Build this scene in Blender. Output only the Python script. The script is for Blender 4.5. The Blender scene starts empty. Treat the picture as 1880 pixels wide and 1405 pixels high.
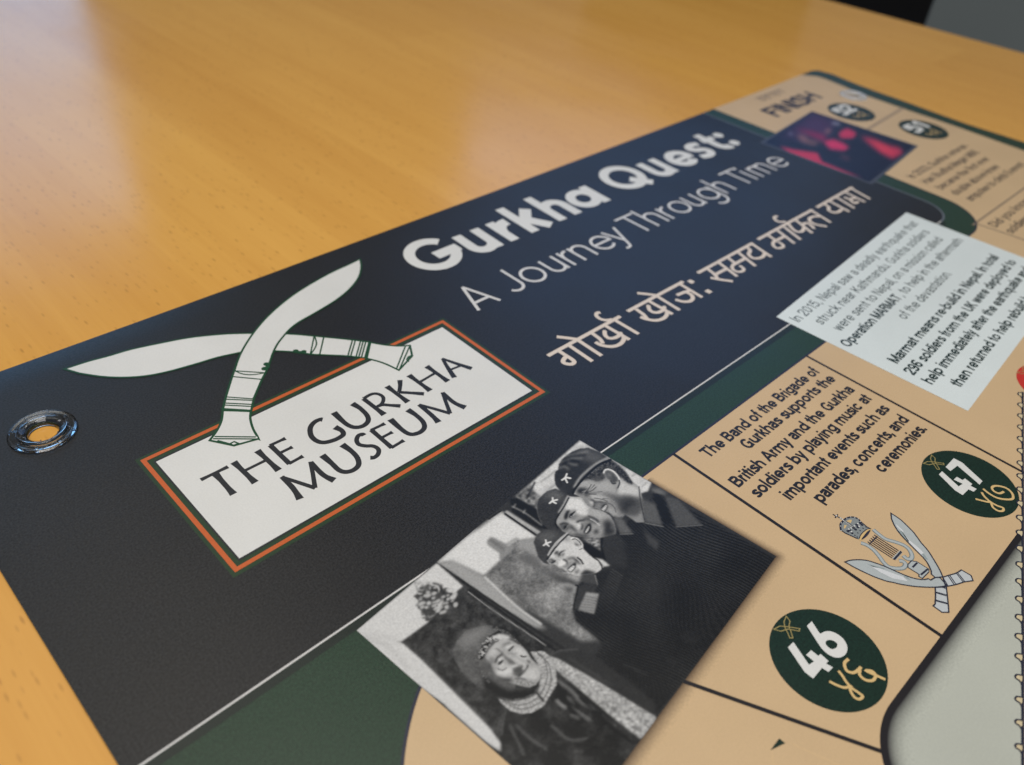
import bpy, bmesh, math, random
import numpy as np
from mathutils import Matrix, Vector
from mathutils.geometry import tessellate_polygon

random.seed(7)
rng = np.random.default_rng(7)
SC = bpy.context.scene
COL = SC.collection
U = 0.25                       # metres per banner unit (all artwork is laid out in banner units)

# ------------------------------------------------------------------ camera
PW, PH, FPX = 1880.0, 1405.0, 1532.45
R = np.array([[0.71646481, 0.3972593, -0.57346598],
              [-0.69361176, 0.49367004, -0.52458805],
              [0.07470549, 0.77361162, 0.62924093]])
cam_d = bpy.data.cameras.new('camera')
cam = bpy.data.objects.new('camera', cam_d)
COL.objects.link(cam)
cam.matrix_world = Matrix([[*R[0], 0], [*R[1], 0], [*R[2], U], [0, 0, 0, 1]])
cam_d.sensor_width = 32.0
cam_d.lens = FPX / PW * 32.0
cam_d.clip_start = 0.01
cam_d.clip_end = 60
cam_d.dof.use_dof = True
cam_d.dof.focus_distance = 0.345
cam_d.dof.aperture_fstop = 7.2
cam_d.dof.aperture_blades = 0
SC.camera = cam

# ------------------------------------------------------------------ light
SC.view_settings.view_transform = 'Standard'
SC.view_settings.look = 'None'
SC.view_settings.exposure = 0.0
SC.view_settings.gamma = 1.0
SC.view_settings.use_curve_mapping = False
W = bpy.data.worlds.new('World')
SC.world = W
W.use_nodes = True
bgn = W.node_tree.nodes['Background']
bgn.inputs['Color'].default_value = (0.62, 0.60, 0.57, 1)
bgn.inputs['Strength'].default_value = 0.16


def area(name, loc, target, sx, sy, power, colr):
    d = bpy.data.lights.new(name, 'AREA')
    d.shape = 'RECTANGLE'
    d.size, d.size_y = sx, sy
    d.energy = power
    d.color = colr
    o = bpy.data.objects.new(name, d)
    COL.objects.link(o)
    o.location = loc
    dirv = Vector(target) - Vector(loc)
    o.rotation_euler = dirv.to_track_quat('-Z', 'Y').to_euler()
    return o


AREAS = [
    # name, location, target, width, height, power, colour
    ('window_light', (0.16, 3.3, 0.90), (0.16, 0.5, 0.5), 2.0, 1.25, 14.0, (0.21, 0.54, 1.0)),
    ('far_window_light', (2.75, 1.85, 1.80), (0.4, 0.25, 0.0), 1.7, 1.4, 9.2, (0.22, 0.47, 1.0)),
    ('ceiling_fill', (0.28, 1.65, 2.05), (0.05, 0.20, 0.0), 1.0, 0.9, 3.2, (1.0, 0.93, 0.80)),  # added fill lamp: warm sheen on the near panel, standing in for ceiling bounce
    ('overhead_fill', (0.18, 0.32, 1.65), (0.20, 0.28, 0.0), 0.9, 0.9, 6.5, (1.0, 0.95, 0.84)),  # added overhead fill lamp, brightens the table and near banner
    ('room_light', (-0.45, -0.80, 1.85), (0.25, 0.2, 0.0), 1.6, 1.6, 41.5, (1.0, 0.98, 0.955)),
]
for a_ in AREAS:
    area(*a_)

# ------------------------------------------------------------------ helpers


def height(x, y):
    """the top left edge of the vinyl curls down to the table (banner units in and out)"""
    if y <= 1.37 or x >= 0.95:
        return 0.0
    f = min(1.0, max(0.0, (0.95 - x) / 0.55))
    f = f * f * (3 - 2 * f)
    return -0.46 * (y - 1.37) ** 2 * f


def P(px, py):
    """photo pixel -> banner plane (banner units)"""
    r = R @ np.array([px - PW / 2, -(py - PH / 2), -FPX])
    t = -1.0 / r[2]
    return (r[0] * t, r[1] * t)


def to_px(xy):
    """banner units (n,2) -> photo pixels (n,2)"""
    xy = np.asarray(xy, float)
    v = np.column_stack([xy[:, 0], xy[:, 1], -np.ones(len(xy))])
    c = v @ R
    return np.column_stack([PW / 2 + FPX * c[:, 0] / -c[:, 2], PH / 2 - FPX * c[:, 1] / -c[:, 2]])


def cp(ox, oy, s, pts):
    return [P(ox + a / s, oy + b / s) for a, b in pts]


def lin(c):
    c = np.asarray(c, float) / 255.0
    return np.where(c <= 0.04045, c / 12.92, ((c + 0.055) / 1.055) ** 2.4)


def smooth(pts, n=8, closed=False):
    """Catmull-Rom through the points"""
    p = [np.array(q, float) for q in pts]
    if len(p) < 3:
        return [tuple(q) for q in p]
    if closed:
        e = [p[-1]] + p + [p[0], p[1]]
    else:
        e = [2 * p[0] - p[1]] + p + [2 * p[-1] - p[-2]]
    out = []
    for i in range(1, len(e) - 2):
        a, b, c, d = e[i - 1], e[i], e[i + 1], e[i + 2]
        for k in range(n):
            t = k / n
            out.append(tuple(0.5 * (2 * b + (c - a) * t + (2 * a - 5 * b + 4 * c - d) * t * t + (3 * b - a - 3 * c + d) * t ** 3)))
    if not closed:
        out.append(tuple(p[-1]))
    return out


def arc(cx, cy, r, a0, a1, n=28, ry=None):
    ry = ry or r
    return [(cx + r * math.cos(math.radians(a0 + (a1 - a0) * i / n)), cy + ry * math.sin(math.radians(a0 + (a1 - a0) * i / n))) for i in range(n + 1)]


class Ink:
    """flat printed artwork, gathered in banner units and linked as one mesh"""

    def __init__(s):
        s.v, s.f, s.k = [], [], 0

    def _add(s, pts, faces):
        b = len(s.v)
        z = (s.k % 14) * 0.0000012
        s.k += 1
        s.v += [(q[0], q[1], z) for q in pts]
        s.f += [tuple(b + i for i in f) for f in faces]

    def fill(s, *contours):
        flat = [q for c in contours for q in c]
        tri = tessellate_polygon([[Vector((q[0], q[1], 0)) for q in c] for c in contours])
        s._add(flat, [tuple(t) for t in tri])
        return s

    def line(s, pts, w, closed=False, cap='butt', sm=0):
        """a stroke; w is one width or one per point"""
        if sm:
            n0 = len(pts)
            if not np.isscalar(w):
                ww = np.asarray(w, float)
                m = (n0 if closed else n0 - 1) * sm + (0 if closed else 1)
                w = np.interp(np.linspace(0, n0 - 1, m), range(n0), ww)
            pts = smooth(pts, sm, closed)
        p = np.array(pts, float)
        keep = [0] + [i for i in range(1, len(p)) if np.hypot(*(p[i] - p[i - 1])) > 1e-7]
        if not np.isscalar(w):
            w = np.asarray(w, float)[keep]
        p = p[keep]
        n = len(p)
        hw = (np.full(n, w) if np.isscalar(w) else np.asarray(w)) / 2
        L, Rr = [], []
        for i in range(n):
            a = p[i - 1] if (i > 0 or closed) else None
            b = p[(i + 1) % n] if (i < n - 1 or closed) else None
            d0 = (p[i] - a) if a is not None else (b - p[i])
            d1 = (b - p[i]) if b is not None else d0
            d0 = d0 / (np.hypot(*d0) + 1e-12)
            d1 = d1 / (np.hypot(*d1) + 1e-12)
            t = d0 + d1
            t = t / (np.hypot(*t) + 1e-12)
            nn = np.array([-t[1], t[0]])
            k = 1 / max(0.35, abs(nn @ np.array([-d1[1], d1[0]])))
            L.append(p[i] + nn * hw[i] * k)
            Rr.append(p[i] - nn * hw[i] * k)
        vs = L + Rr
        m = n if closed else n - 1
        b0 = len(s.v)
        s._add(vs, [(i, n + i, n + (i + 1) % n, (i + 1) % n) for i in range(m)])
        if n > 8:                                   # a stroke that crosses itself climbs a hair as it goes
            for i in range(2 * n):
                q = s.v[b0 + i]
                s.v[b0 + i] = (q[0], q[1], q[2] + 0.000005 * (i % n) / n)
        if cap == 'round' and not closed:
            for e in (0, n - 1):
                s.fill(arc(p[e][0], p[e][1], hw[e], 0, 350, 14))
        return s

    def dot(s, x, y, r, ry=None, n=40):
        return s.fill(arc(x, y, r, 0, 360 - 360 / n, n - 1, ry))

    def build(s, name, m, parent, layer, curl=False):
        me = bpy.data.meshes.new(name)
        zz = [0.000026 * layer + height(q[0], q[1]) * U for q in s.v]
        me.from_pydata([(q[0] * U, q[1] * U, q[2] + z) for q, z in zip(s.v, zz)], [], s.f)
        bm = bmesh.new()
        bm.from_mesh(me)
        if curl:
            cut_curl(bm)
            for v in bm.verts:
                v.co.z = 0.000026 * layer + height(v.co.x / U, v.co.y / U) * U
        for f in bm.faces:
            f.smooth = curl
            if f.normal.z < 0:
                f.normal_flip()
        bm.to_mesh(me)
        bm.free()
        o = bpy.data.objects.new(name, me)
        me.materials.append(m)
        COL.objects.link(o)
        o.parent = parent
        return o


def tag(o, label, cat, group=None):
    o['label'] = label
    o['category'] = cat
    if group:
        o['group'] = group
    return o


def empty(name, loc=(0, 0, 0)):
    o = bpy.data.objects.new(name, None)
    o.empty_display_size = 0.02
    o.location = loc
    COL.objects.link(o)
    return o


def mesh_obj(name, bm, m, parent=None, shade=False):
    me = bpy.data.meshes.new(name)
    bm.normal_update()
    bm.to_mesh(me)
    bm.free()
    me.materials.append(m)
    if shade:
        for p in me.polygons:
            p.use_smooth = True
    o = bpy.data.objects.new(name, me)
    COL.objects.link(o)
    o.parent = parent
    return o


def add_box(bm, c, sz, rz=0.0, bev=0.0):
    r = bmesh.ops.create_cube(bm, size=1.0, matrix=Matrix.Translation(c) @ Matrix.Rotation(rz, 4, 'Z') @ Matrix.Diagonal((*sz, 1)))
    if bev:
        es = list({e for v in r['verts'] for e in v.link_edges})
        bmesh.ops.bevel(bm, geom=es, offset=bev, segments=2, affect='EDGES', profile=0.6)


# ------------------------------------------------------------------ materials
def base_mat(name, colr, rough=0.5, spec=0.5):
    m = bpy.data.materials.new(name)
    m.use_nodes = True
    b = m.node_tree.nodes['Principled BSDF']
    b.inputs['Base Color'].default_value = (*colr, 1)
    b.inputs['Roughness'].default_value = rough
    b.inputs['Specular IOR Level'].default_value = spec
    return m, m.node_tree, b


VINYL_ROUGH, VINYL_SPEC = 0.36, 0.52


def vinyl_finish(nt, b, colour_out=None, colr=None, grain=0.10):
    """satin printed PVC: fine emboss, slight print grain, faint cloudiness in the gloss"""
    N, L = nt.nodes, nt.links
    tc = N.new('ShaderNodeTexCoord')
    n1 = N.new('ShaderNodeTexNoise')
    n1.inputs['Scale'].default_value = 1500
    n1.inputs['Detail'].default_value = 3
    n1.inputs['Roughness'].default_value = 0.65
    L.new(tc.outputs['Object'], n1.inputs['Vector'])
    bp = N.new('ShaderNodeBump')
    bp.inputs['Strength'].default_value = 0.52
    bp.inputs['Distance'].default_value = 0.00012
    L.new(n1.outputs['Fac'], bp.inputs['Height'])
    nl = N.new('ShaderNodeTexNoise')
    nl.inputs['Scale'].default_value = 8
    nl.inputs['Detail'].default_value = 2
    L.new(tc.outputs['Object'], nl.inputs['Vector'])
    bl = N.new('ShaderNodeBump')
    bl.inputs['Strength'].default_value = 0.5
    bl.inputs['Distance'].default_value = 0.0022
    L.new(nl.outputs['Fac'], bl.inputs['Height'])
    L.new(bl.outputs['Normal'], bp.inputs['Normal'])
    L.new(bp.outputs['Normal'], b.inputs['Normal'])
    n2 = N.new('ShaderNodeTexNoise')
    n2.inputs['Scale'].default_value = 22
    n2.inputs['Detail'].default_value = 4
    L.new(tc.outputs['Object'], n2.inputs['Vector'])
    mr = N.new('ShaderNodeMapRange')
    mr.inputs['To Min'].default_value = VINYL_ROUGH - 0.05
    mr.inputs['To Max'].default_value = VINYL_ROUGH + 0.05
    L.new(n2.outputs['Fac'], mr.inputs['Value'])
    L.new(mr.outputs['Result'], b.inputs['Roughness'])
    n3 = N.new('ShaderNodeTexNoise')
    n3.inputs['Scale'].default_value = 1250
    n3.inputs['Detail'].default_value = 3
    L.new(tc.outputs['Object'], n3.inputs['Vector'])
    g = N.new('ShaderNodeMapRange')
    g.inputs['From Min'].default_value = 0.3
    g.inputs['From Max'].default_value = 0.7
    g.inputs['To Min'].default_value = 1 - grain
    g.inputs['To Max'].default_value = 1 + grain
    L.new(n3.outputs['Fac'], g.inputs['Value'])
    g2 = N.new('ShaderNodeMapRange')
    g2.inputs['From Min'].default_value = 0.3
    g2.inputs['From Max'].default_value = 0.7
    g2.inputs['To Min'].default_value = 0.965
    g2.inputs['To Max'].default_value = 1.035
    L.new(n2.outputs['Fac'], g2.inputs['Value'])
    gm = N.new('ShaderNodeMath')
    gm.operation = 'MULTIPLY'
    L.new(g.outputs['Result'], gm.inputs[0])
    L.new(g2.outputs['Result'], gm.inputs[1])
    mx = N.new('ShaderNodeVectorMath')
    mx.operation = 'SCALE'
    if colour_out is not None:
        L.new(colour_out, mx.inputs[0])
    else:
        mx.inputs[0].default_value = colr
    L.new(gm.outputs[0], mx.inputs['Scale'])
    L.new(mx.outputs['Vector'], b.inputs['Base Color'])


INKS = {}


def ink(name, rgb, grain=0.08):
    if name in INKS:
        return INKS[name]
    m, nt, b = base_mat('ink_' + name, rgb, VINYL_ROUGH, VINYL_SPEC)
    vinyl_finish(nt, b, None, rgb, grain)
    INKS[name] = m
    return m


def ink_painted(name):
    """print whose colours are stored per vertex (the photographs and soft printed edges)"""
    m, nt, b = base_mat('ink_' + name, (0.5, 0.5, 0.5), VINYL_ROUGH, VINYL_SPEC)
    a = nt.nodes.new('ShaderNodeVertexColor')
    a.layer_name = 'print'
    vinyl_finish(nt, b, a.outputs['Color'], None, 0.10)
    return m


K_WHITE = (0.66, 0.65, 0.62)
I_WHITE = ink('white', K_WHITE, 0.03)
I_GREYWHITE = ink('soft_white', (0.62, 0.60, 0.58), 0.03)
I_CREAM = ink('cream', (0.66, 0.56, 0.47), 0.03)
I_BLACK = ink('black', (0.018, 0.018, 0.020), 0.25)
I_PANEL = ink('panel', (0.013, 0.0125, 0.013), 0.95)
I_GREEN = ink('green', (0.015, 0.038, 0.020), 0.45)
I_LOGOGREEN = ink('logo_green', (0.016, 0.040, 0.014), 0.2)
I_KNIFEGREEN = ink('knife_green', (0.006, 0.055, 0.018), 0.1)
I_ORANGE = ink('orange', (0.52, 0.105, 0.022), 0.06)
I_TAN = ink('tan', (0.560, 0.393, 0.222), 0.03)
I_TANLINE = ink('line_black', (0.014, 0.012, 0.014), 0.1)
I_TEXT = ink('text_black', (0.014, 0.014, 0.020), 0.1)
I_CARD = ink('card', (0.63, 0.68, 0.675), 0.03)
I_CARDTEXT = ink('card_text', (0.012, 0.028, 0.026), 0.1)
I_DISC = ink('disc', (0.006, 0.022, 0.014), 0.4)
I_GOLD = ink('gold', (0.62, 0.43, 0.19), 0.04)
I_GOLDLINE = ink('gold_line', (0.30, 0.24, 0.09), 0.04)
I_RED = ink('red', (0.50, 0.030, 0.022), 0.06)
I_GREY = ink('centre_grey', (0.435, 0.445, 0.385), 0.03)
I_BROWN = ink('faded_line', (0.22, 0.16, 0.11), 0.05)
I_SILVER = ink('silver', (0.40, 0.43, 0.43), 0.04)
I_SILVERLT = ink('silver_light', (0.60, 0.61, 0.62), 0.04)
I_SILVERDK = ink('silver_dark', (0.17, 0.21, 0.22), 0.04)
I_NAVY = ink('outline_navy', (0.02, 0.022, 0.04), 0.1)

# ------------------------------------------------------------------ table and what lies beyond it
Z_TABLE = -0.0021


def wood():
    m, nt, b = base_mat('beech_veneer', (0.5, 0.3, 0.1), 0.28, 0.42)
    N, L = nt.nodes, nt.links
    tc = N.new('ShaderNodeTexCoord')

    def noise(scale, sx, sy, detail=3, rough=0.5, dist=0.0):
        mp = N.new('ShaderNodeMapping')
        mp.inputs['Scale'].default_value = (sx, sy, 1)
        L.new(tc.outputs['Object'], mp.inputs['Vector'])
        n = N.new('ShaderNodeTexNoise')
        n.inputs['Scale'].default_value = scale
        n.inputs['Detail'].default_value = detail
        n.inputs['Roughness'].default_value = rough
        n.inputs['Distortion'].default_value = dist
        L.new(mp.outputs['Vector'], n.inputs['Vector'])
        return n.outputs['Fac']

    def rng_(v, a, b_, c, d):
        r = N.new('ShaderNodeMapRange')
        r.inputs['From Min'].default_value = a
        r.inputs['From Max'].default_value = b_
        r.inputs['To Min'].default_value = c
        r.inputs['To Max'].default_value = d
        L.new(v, r.inputs['Value'])
        return r.outputs['Result']

    def math_(op, a, b_):
        n = N.new('ShaderNodeMath')
        n.operation = op
        for i, q in enumerate((a, b_)):
            if isinstance(q, (int, float)):
                n.inputs[i].default_value = q
            else:
                L.new(q, n.inputs[i])
        return n.outputs[0]
    # staves: bands across x, each a little different
    br = N.new('ShaderNodeTexBrick')
    br.inputs['Scale'].default_value = 1.0
    br.inputs['Brick Width'].default_value = 0.9
    br.inputs['Row Height'].default_value = 0.085
    br.inputs['Mortar Size'].default_value = 0.0006
    br.inputs['Mortar Smooth'].default_value = 1.0
    br.inputs['Color1'].default_value = (0, 0, 0, 1)
    br.inputs['Color2'].default_value = (1, 1, 1, 1)
    br.inputs['Mortar'].default_value = (0.4, 0.4, 0.4, 1)
    br.offset = 0.37
    mp = N.new('ShaderNodeMapping')
    mp.inputs['Rotation'].default_value = (0, 0, math.radians(90))
    mp.inputs['Location'].default_value = (0.31, 0.013, 0)
    L.new(tc.outputs['Object'], mp.inputs['Vector'])
    L.new(mp.outputs['Vector'], br.inputs['Vector'])
    stave = rng_(br.outputs['Color'], 0, 1, 0.35, 0.65)
    cloud = noise(5, 1, 0.25, 3)
    grain = noise(60, 1, 0.06, 4, 0.6, 0.3)
    fine = noise(420, 1, 0.05, 3, 0.6)
    f = math_('ADD', math_('MULTIPLY', stave, 0.30), math_('MULTIPLY', cloud, 0.40))
    f = math_('ADD', f, math_('MULTIPLY', grain, 0.22))
    f = math_('ADD', f, math_('MULTIPLY', fine, 0.10))
    cr = N.new('ShaderNodeValToRGB')
    cr.color_ramp.elements[0].position = 0.32
    cr.color_ramp.elements[0].color = (0.58, 0.270, 0.050, 1)
    cr.color_ramp.elements[1].position = 0.70
    cr.color_ramp.elements[1].color = (0.78, 0.425, 0.098, 1)
    L.new(f, cr.inputs['Fac'])
    # short dark ray flecks of beech, along the grain
    v = N.new('ShaderNodeTexVoronoi')
    mpv = N.new('ShaderNodeMapping')
    mpv.inputs['Scale'].default_value = (440, 120, 1)
    L.new(tc.outputs['Object'], mpv.inputs['Vector'])
    L.new(mpv.outputs['Vector'], v.inputs['Vector'])
    v.inputs['Scale'].default_value = 1.0
    fl = rng_(v.outputs['Distance'], 0.10, 0.34, 1.0, 0.0)
    vs = N.new('ShaderNodeSeparateColor')
    L.new(v.outputs['Color'], vs.inputs['Color'])
    sel = rng_(vs.outputs['Red'], 0.42, 0.95, 0.0, 1.0)
    fl = math_('MULTIPLY', math_('MULTIPLY', fl, sel), 0.46)
    mx = N.new('ShaderNodeMix')
    mx.data_type = 'RGBA'
    L.new(fl, mx.inputs['Factor'])
    L.new(cr.outputs['Color'], mx.inputs[6])
    mx.inputs[7].default_value = (0.27, 0.105, 0.022, 1)
    L.new(mx.outputs[2], b.inputs['Base Color'])
    rr = noise(14, 1, 0.5, 4)
    L.new(rng_(rr, 0.3, 0.7, 0.15, 0.22), b.inputs['Roughness'])
    bp = N.new('ShaderNodeBump')
    bp.inputs['Strength'].default_value = 0.08
    bp.inputs['Distance'].default_value = 0.0002
    L.new(math_('ADD', fine, grain), bp.inputs['Height'])
    L.new(bp.outputs['Normal'], b.inputs['Normal'])
    return m


WOOD = wood()
m_floor, nt_, b_ = base_mat('dark_carpet', (0.010, 0.010, 0.012), 0.95, 0.2)
n_ = nt_.nodes.new('ShaderNodeTexNoise')
n_.inputs['Scale'].default_value = 300
c_ = nt_.nodes.new('ShaderNodeValToRGB')
c_.color_ramp.elements[0].color = (0.004, 0.004, 0.005, 1)
c_.color_ramp.elements[1].color = (0.016, 0.016, 0.019, 1)
nt_.links.new(n_.outputs['Fac'], c_.inputs['Fac'])
nt_.links.new(c_.outputs['Color'], b_.inputs['Base Color'])
m_blackfab, nt_, b_ = base_mat('black_fabric', (0.008, 0.009, 0.010), 0.9, 0.2)
n_ = nt_.nodes.new('ShaderNodeTexNoise')
n_.inputs['Scale'].default_value = 500
bp_ = nt_.nodes.new('ShaderNodeBump')
bp_.inputs['Strength'].default_value = 0.3
bp_.inputs['Distance'].default_value = 0.001
nt_.links.new(n_.outputs['Fac'], bp_.inputs['Height'])
nt_.links.new(bp_.outputs['Normal'], b_.inputs['Normal'])
m_blackplastic, nt_, b_ = base_mat('black_plastic', (0.012, 0.012, 0.013), 0.45, 0.5)
m_grey, nt_, b_ = base_mat('grey_laminate', (0.17, 0.19, 0.19), 0.45, 0.4)
n_ = nt_.nodes.new('ShaderNodeTexNoise')
n_.inputs['Scale'].default_value = 3
c_ = nt_.nodes.new('ShaderNodeValToRGB')
c_.color_ramp.elements[0].color = (0.15, 0.17, 0.17, 1)
c_.color_ramp.elements[1].color = (0.19, 0.21, 0.21, 1)
nt_.links.new(n_.outputs['Fac'], c_.inputs['Fac'])
nt_.links.new(c_.outputs['Color'], b_.inputs['Base Color'])

Z_FLOOR = -0.74
bm = bmesh.new()
bmesh.ops.create_grid(bm, x_segments=1, y_segments=1, size=6, matrix=Matrix.Translation((1.0, 0.0, Z_FLOOR)))
fl_ = mesh_obj('floor', bm, m_floor)
fl_['kind'] = 'structure'

XE = 4.205 * U                                   # far edge of the table
table = empty('table', (0.1, 0.2, Z_FLOOR))
tag(table, 'orange beech veneer table the banner is spread out on', 'table')


def under(o, root):
    o.parent = root
    o.matrix_parent_inverse = Matrix.Translation(root.location).inverted()
    return o


bm = bmesh.new()
TX0, TX1, TY0, TY1 = -0.75, XE, -0.55, 1.9
add_box(bm, ((TX0 + TX1) / 2, (TY0 + TY1) / 2, Z_TABLE - 0.0125), (TX1 - TX0, TY1 - TY0, 0.025), 0, 0.002)
# the far edge runs a touch askew to the banner
for v in bm.verts:
    if v.co.x > 0.5:
        v.co.x += -0.0435 * (v.co.y - 1.95 * U)
under(mesh_obj('table_top', bm, WOOD), table)
for x, y in ((TX0 + .1, TY0 + .1), (TX1 - .12, TY0 + .1), (TX0 + .1, TY1 - .1), (TX1 - .2, TY1 - .1)):
    bm = bmesh.new()
    add_box(bm, (x, y, (Z_FLOOR + Z_TABLE - .025) / 2), (.05, .05, Z_TABLE - .025 - Z_FLOOR), 0, .004)
    under(mesh_obj('leg', bm, m_blackplastic), table)


def ray_at(px, py, x):
    """point on the photo ray where world x has the given value (metres)"""
    r = R @ np.array([px - PW / 2, -(py - PH / 2), -FPX])
    t = x / r[0]
    return r * t + np.array([0, 0, U])


# grey cupboard beyond the table end
cab = empty('cupboard', (0, 0, 0))
q = ray_at(1706, 20, 1.40)
CY1 = q[1]
cab.location = (1.65, CY1 - 0.5, Z_FLOOR)
tag(cab, 'plain pale grey cupboard standing beyond the far end of the table', 'cupboard')
bm = bmesh.new()
add_box(bm, (1.65, CY1 - 0.5, Z_FLOOR + 0.55), (0.5, 1.0, 1.1), 0, 0.004)
under(mesh_obj('carcass', bm, m_grey), cab)
bm = bmesh.new()
add_box(bm, (1.396, CY1 - 0.745, Z_FLOOR + 0.55), (0.012, 0.46, 1.0), 0, 0.003)
under(mesh_obj('door', bm, m_grey), cab)

# black office chair in the gap behind the table end
ch = empty('office_chair', (1.62, CY1 + 0.42, Z_FLOOR))
tag(ch, 'black office chair in shadow beyond the table, left of the grey cupboard', 'chair')
cx, cy = 1.62, CY1 + 0.42
bm = bmesh.new()
add_box(bm, (cx, cy, Z_FLOOR + 0.47), (0.46, 0.48, 0.07), 0, 0.03)
under(mesh_obj('seat', bm, m_blackfab, None, True), ch)
bm = bmesh.new()
add_box(bm, (cx - 0.24, cy, Z_FLOOR + 0.86), (0.06, 0.46, 0.56), 0, 0.028)
under(mesh_obj('backrest', bm, m_blackfab, None, True), ch)
bm = bmesh.new()
add_box(bm, (cx - 0.25, cy, Z_FLOOR + 0.52), (0.03, 0.08, 0.2), 0, 0.008)
under(mesh_obj('back_bar', bm, m_blackplastic), ch)
bm = bmesh.new()
bmesh.ops.create_cone(bm, segments=24, radius1=0.028, radius2=0.028, depth=0.36, cap_ends=True, matrix=Matrix.Translation((cx, cy, Z_FLOOR + 0.26)))
under(mesh_obj('gas_column', bm, m_blackplastic, None), ch)
for k in range(5):
    a = math.radians(72 * k + 15)
    bm = bmesh.new()
    add_box(bm, (cx + 0.15 * math.cos(a), cy + 0.15 * math.sin(a), Z_FLOOR + 0.085), (0.3, 0.045, 0.03), a, 0.008)
    under(mesh_obj('foot_arm', bm, m_blackplastic), ch)
    bm = bmesh.new()
    bmesh.ops.create_cone(bm, segments=20, radius1=0.028, radius2=0.028, depth=0.04, cap_ends=True,
                          matrix=Matrix.Translation((cx + 0.29 * math.cos(a), cy + 0.29 * math.sin(a), Z_FLOOR + 0.028)) @ Matrix.Rotation(a, 4, 'Z') @ Matrix.Rotation(math.pi / 2, 4, 'X'))
    under(mesh_obj('castor', bm, m_blackplastic), ch)

# ------------------------------------------------------------------ the banner
banner = empty('banner', (0, 0, 0))
tag(banner, 'printed vinyl museum banner with dark title panel, lying flat on the beech table', 'banner')

EYE = [(0.2055, 1.2345, 0.0262), (3.010, 1.232, 0.024)]        # eyelets: x, y, hole radius

TOP = [(0.0525, 1.4430), (0.22, 1.4422), (0.4, 1.4408), (0.58, 1.4390), (0.7654, 1.4372), (1.4378, 1.4385), (2.0, 1.445), (2.45, 1.4515), (2.8, 1.459), (3.1237, 1.4675), (3.150, 1.456)]
RIGHT = [(3.1635, 1.4016), (3.1465, 1.3102), (3.1362, 1.2144), (3.1321, 1.1038), (3.1201, 0.9421), (3.1165, 0.842), (3.1249, 0.6687), (3.125, 0.3), (3.125, -0.75)]
OUT = TOP + smooth(RIGHT, 5) + [(0.0525, -0.75)]


def hole(e, k=1.0):
    return arc(e[0], e[1], e[2] * k, 360, 0, 40)[:-1]


def cut_curl(bm):
    """slice the mesh finely where the vinyl curls"""
    for k in range(9):
        bmesh.ops.bisect_plane(bm, geom=bm.verts[:] + bm.edges[:] + bm.faces[:], plane_co=(0, (1.37 + 0.0092 * k) * U, 0), plane_no=(0, 1, 0))
    for k in range(10):
        bmesh.ops.bisect_plane(bm, geom=bm.verts[:] + bm.edges[:] + bm.faces[:], plane_co=((0.12 + 0.085 * k) * U, 0, 0), plane_no=(1, 0, 0))


# the sheet itself, with thickness and two punched holes
sh = Ink().fill(OUT, hole(EYE[0]), hole(EYE[1]))
bm = bmesh.new()
vv = [bm.verts.new((q[0] * U, q[1] * U, 0.0)) for q in sh.v]
for f in sh.f:
    try:
        fc = bm.faces.new([vv[i] for i in f])
        fc.normal_update()
        if fc.normal.z < 0:
            fc.normal_flip()
    except ValueError:
        pass
cut_curl(bm)
for v in bm.verts:
    v.co.z = height(v.co.x / U, v.co.y / U) * U
ex = bmesh.ops.extrude_face_region(bm, geom=list(bm.faces))
for e in ex['geom']:
    if isinstance(e, bmesh.types.BMVert):
        e.co.z -= 0.0011
bmesh.ops.recalc_face_normals(bm, faces=list(bm.faces))
sheet = mesh_obj('vinyl_sheet', bm, I_GREEN, banner)

# title panel (rounded lower right corner), running off the top and left edges
PX1, PY0, PR = 2.392, 0.597, 0.085
panel_right = [(2.392, 1.4505)] + [(2.392, 0.75)] + arc(PX1 - PR, PY0 + PR, PR, 0, -90, 14)
pan = [(0.0527, 0.597)] + [(0.0527, 1.4427)] + [(x, y - 0.0003) for x, y in TOP[1:7]] + panel_right
Ink().fill(pan, hole(EYE[0], 1.0)).build('title_panel', I_PANEL, banner, 1, True)
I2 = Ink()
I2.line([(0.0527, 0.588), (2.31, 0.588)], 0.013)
I2.build('panel_edge_line', ink('panel_edge', (0.010, 0.016, 0.012), 0.15), banner, 1)  # thin dark printed line just below the white outline
Ink().line([(0.0527, 0.5965), (1.2, 0.5965), (2.307, 0.597)], 0.0028).build('panel_outline', I_GREYWHITE, banner, 2)
Ink().line(arc(PX1 - PR, PY0 + PR, PR, -90, 0, 14) + [(2.392, 0.9), (2.392, 1.2), (2.392, 1.4503)], 0.0050).build('panel_outline', ink('dull_line', (0.12, 0.135, 0.16), 0.05), banner, 2)

# game board (tan track) with its dark keyline
BCX, BCY, BR = 0.576, 0.132, 0.380
board = arc(BCX, BCY, BR, 180, 90, 30) + [(2.30, 0.512)] + arc(2.310, 0.660, 0.148, -90, 0, 16)[1:] + [(2.465, 0.84), (2.4525, 1.218), (2.4525, 1.4512)]
board += [(2.8, 1.4587), (3.043, 1.4652)]
board += smooth([(3.0540, 1.452), (3.0840, 1.4102), (3.0760, 1.3265), (3.0600, 1.2341), (3.0540, 1.0669), (3.0560, 0.9213), (3.0520, 0.7745), (3.0480, 0.6434), (3.048, 0.3), (3.048, -0.70)], 5)
board += [(BCX - BR, -0.70)]
track = Ink().fill(board, hole(EYE[1])).build('game_board', I_TAN, banner, 1)
Ink().line(arc(BCX, BCY, BR, 180, 90, 30) + [(2.30, 0.512)] + arc(2.310, 0.660, 0.148, -90, 0, 16)[1:] + [(2.463, 0.84)], 0.0045).build('board_keyline', I_NAVY, track, 2)
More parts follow.
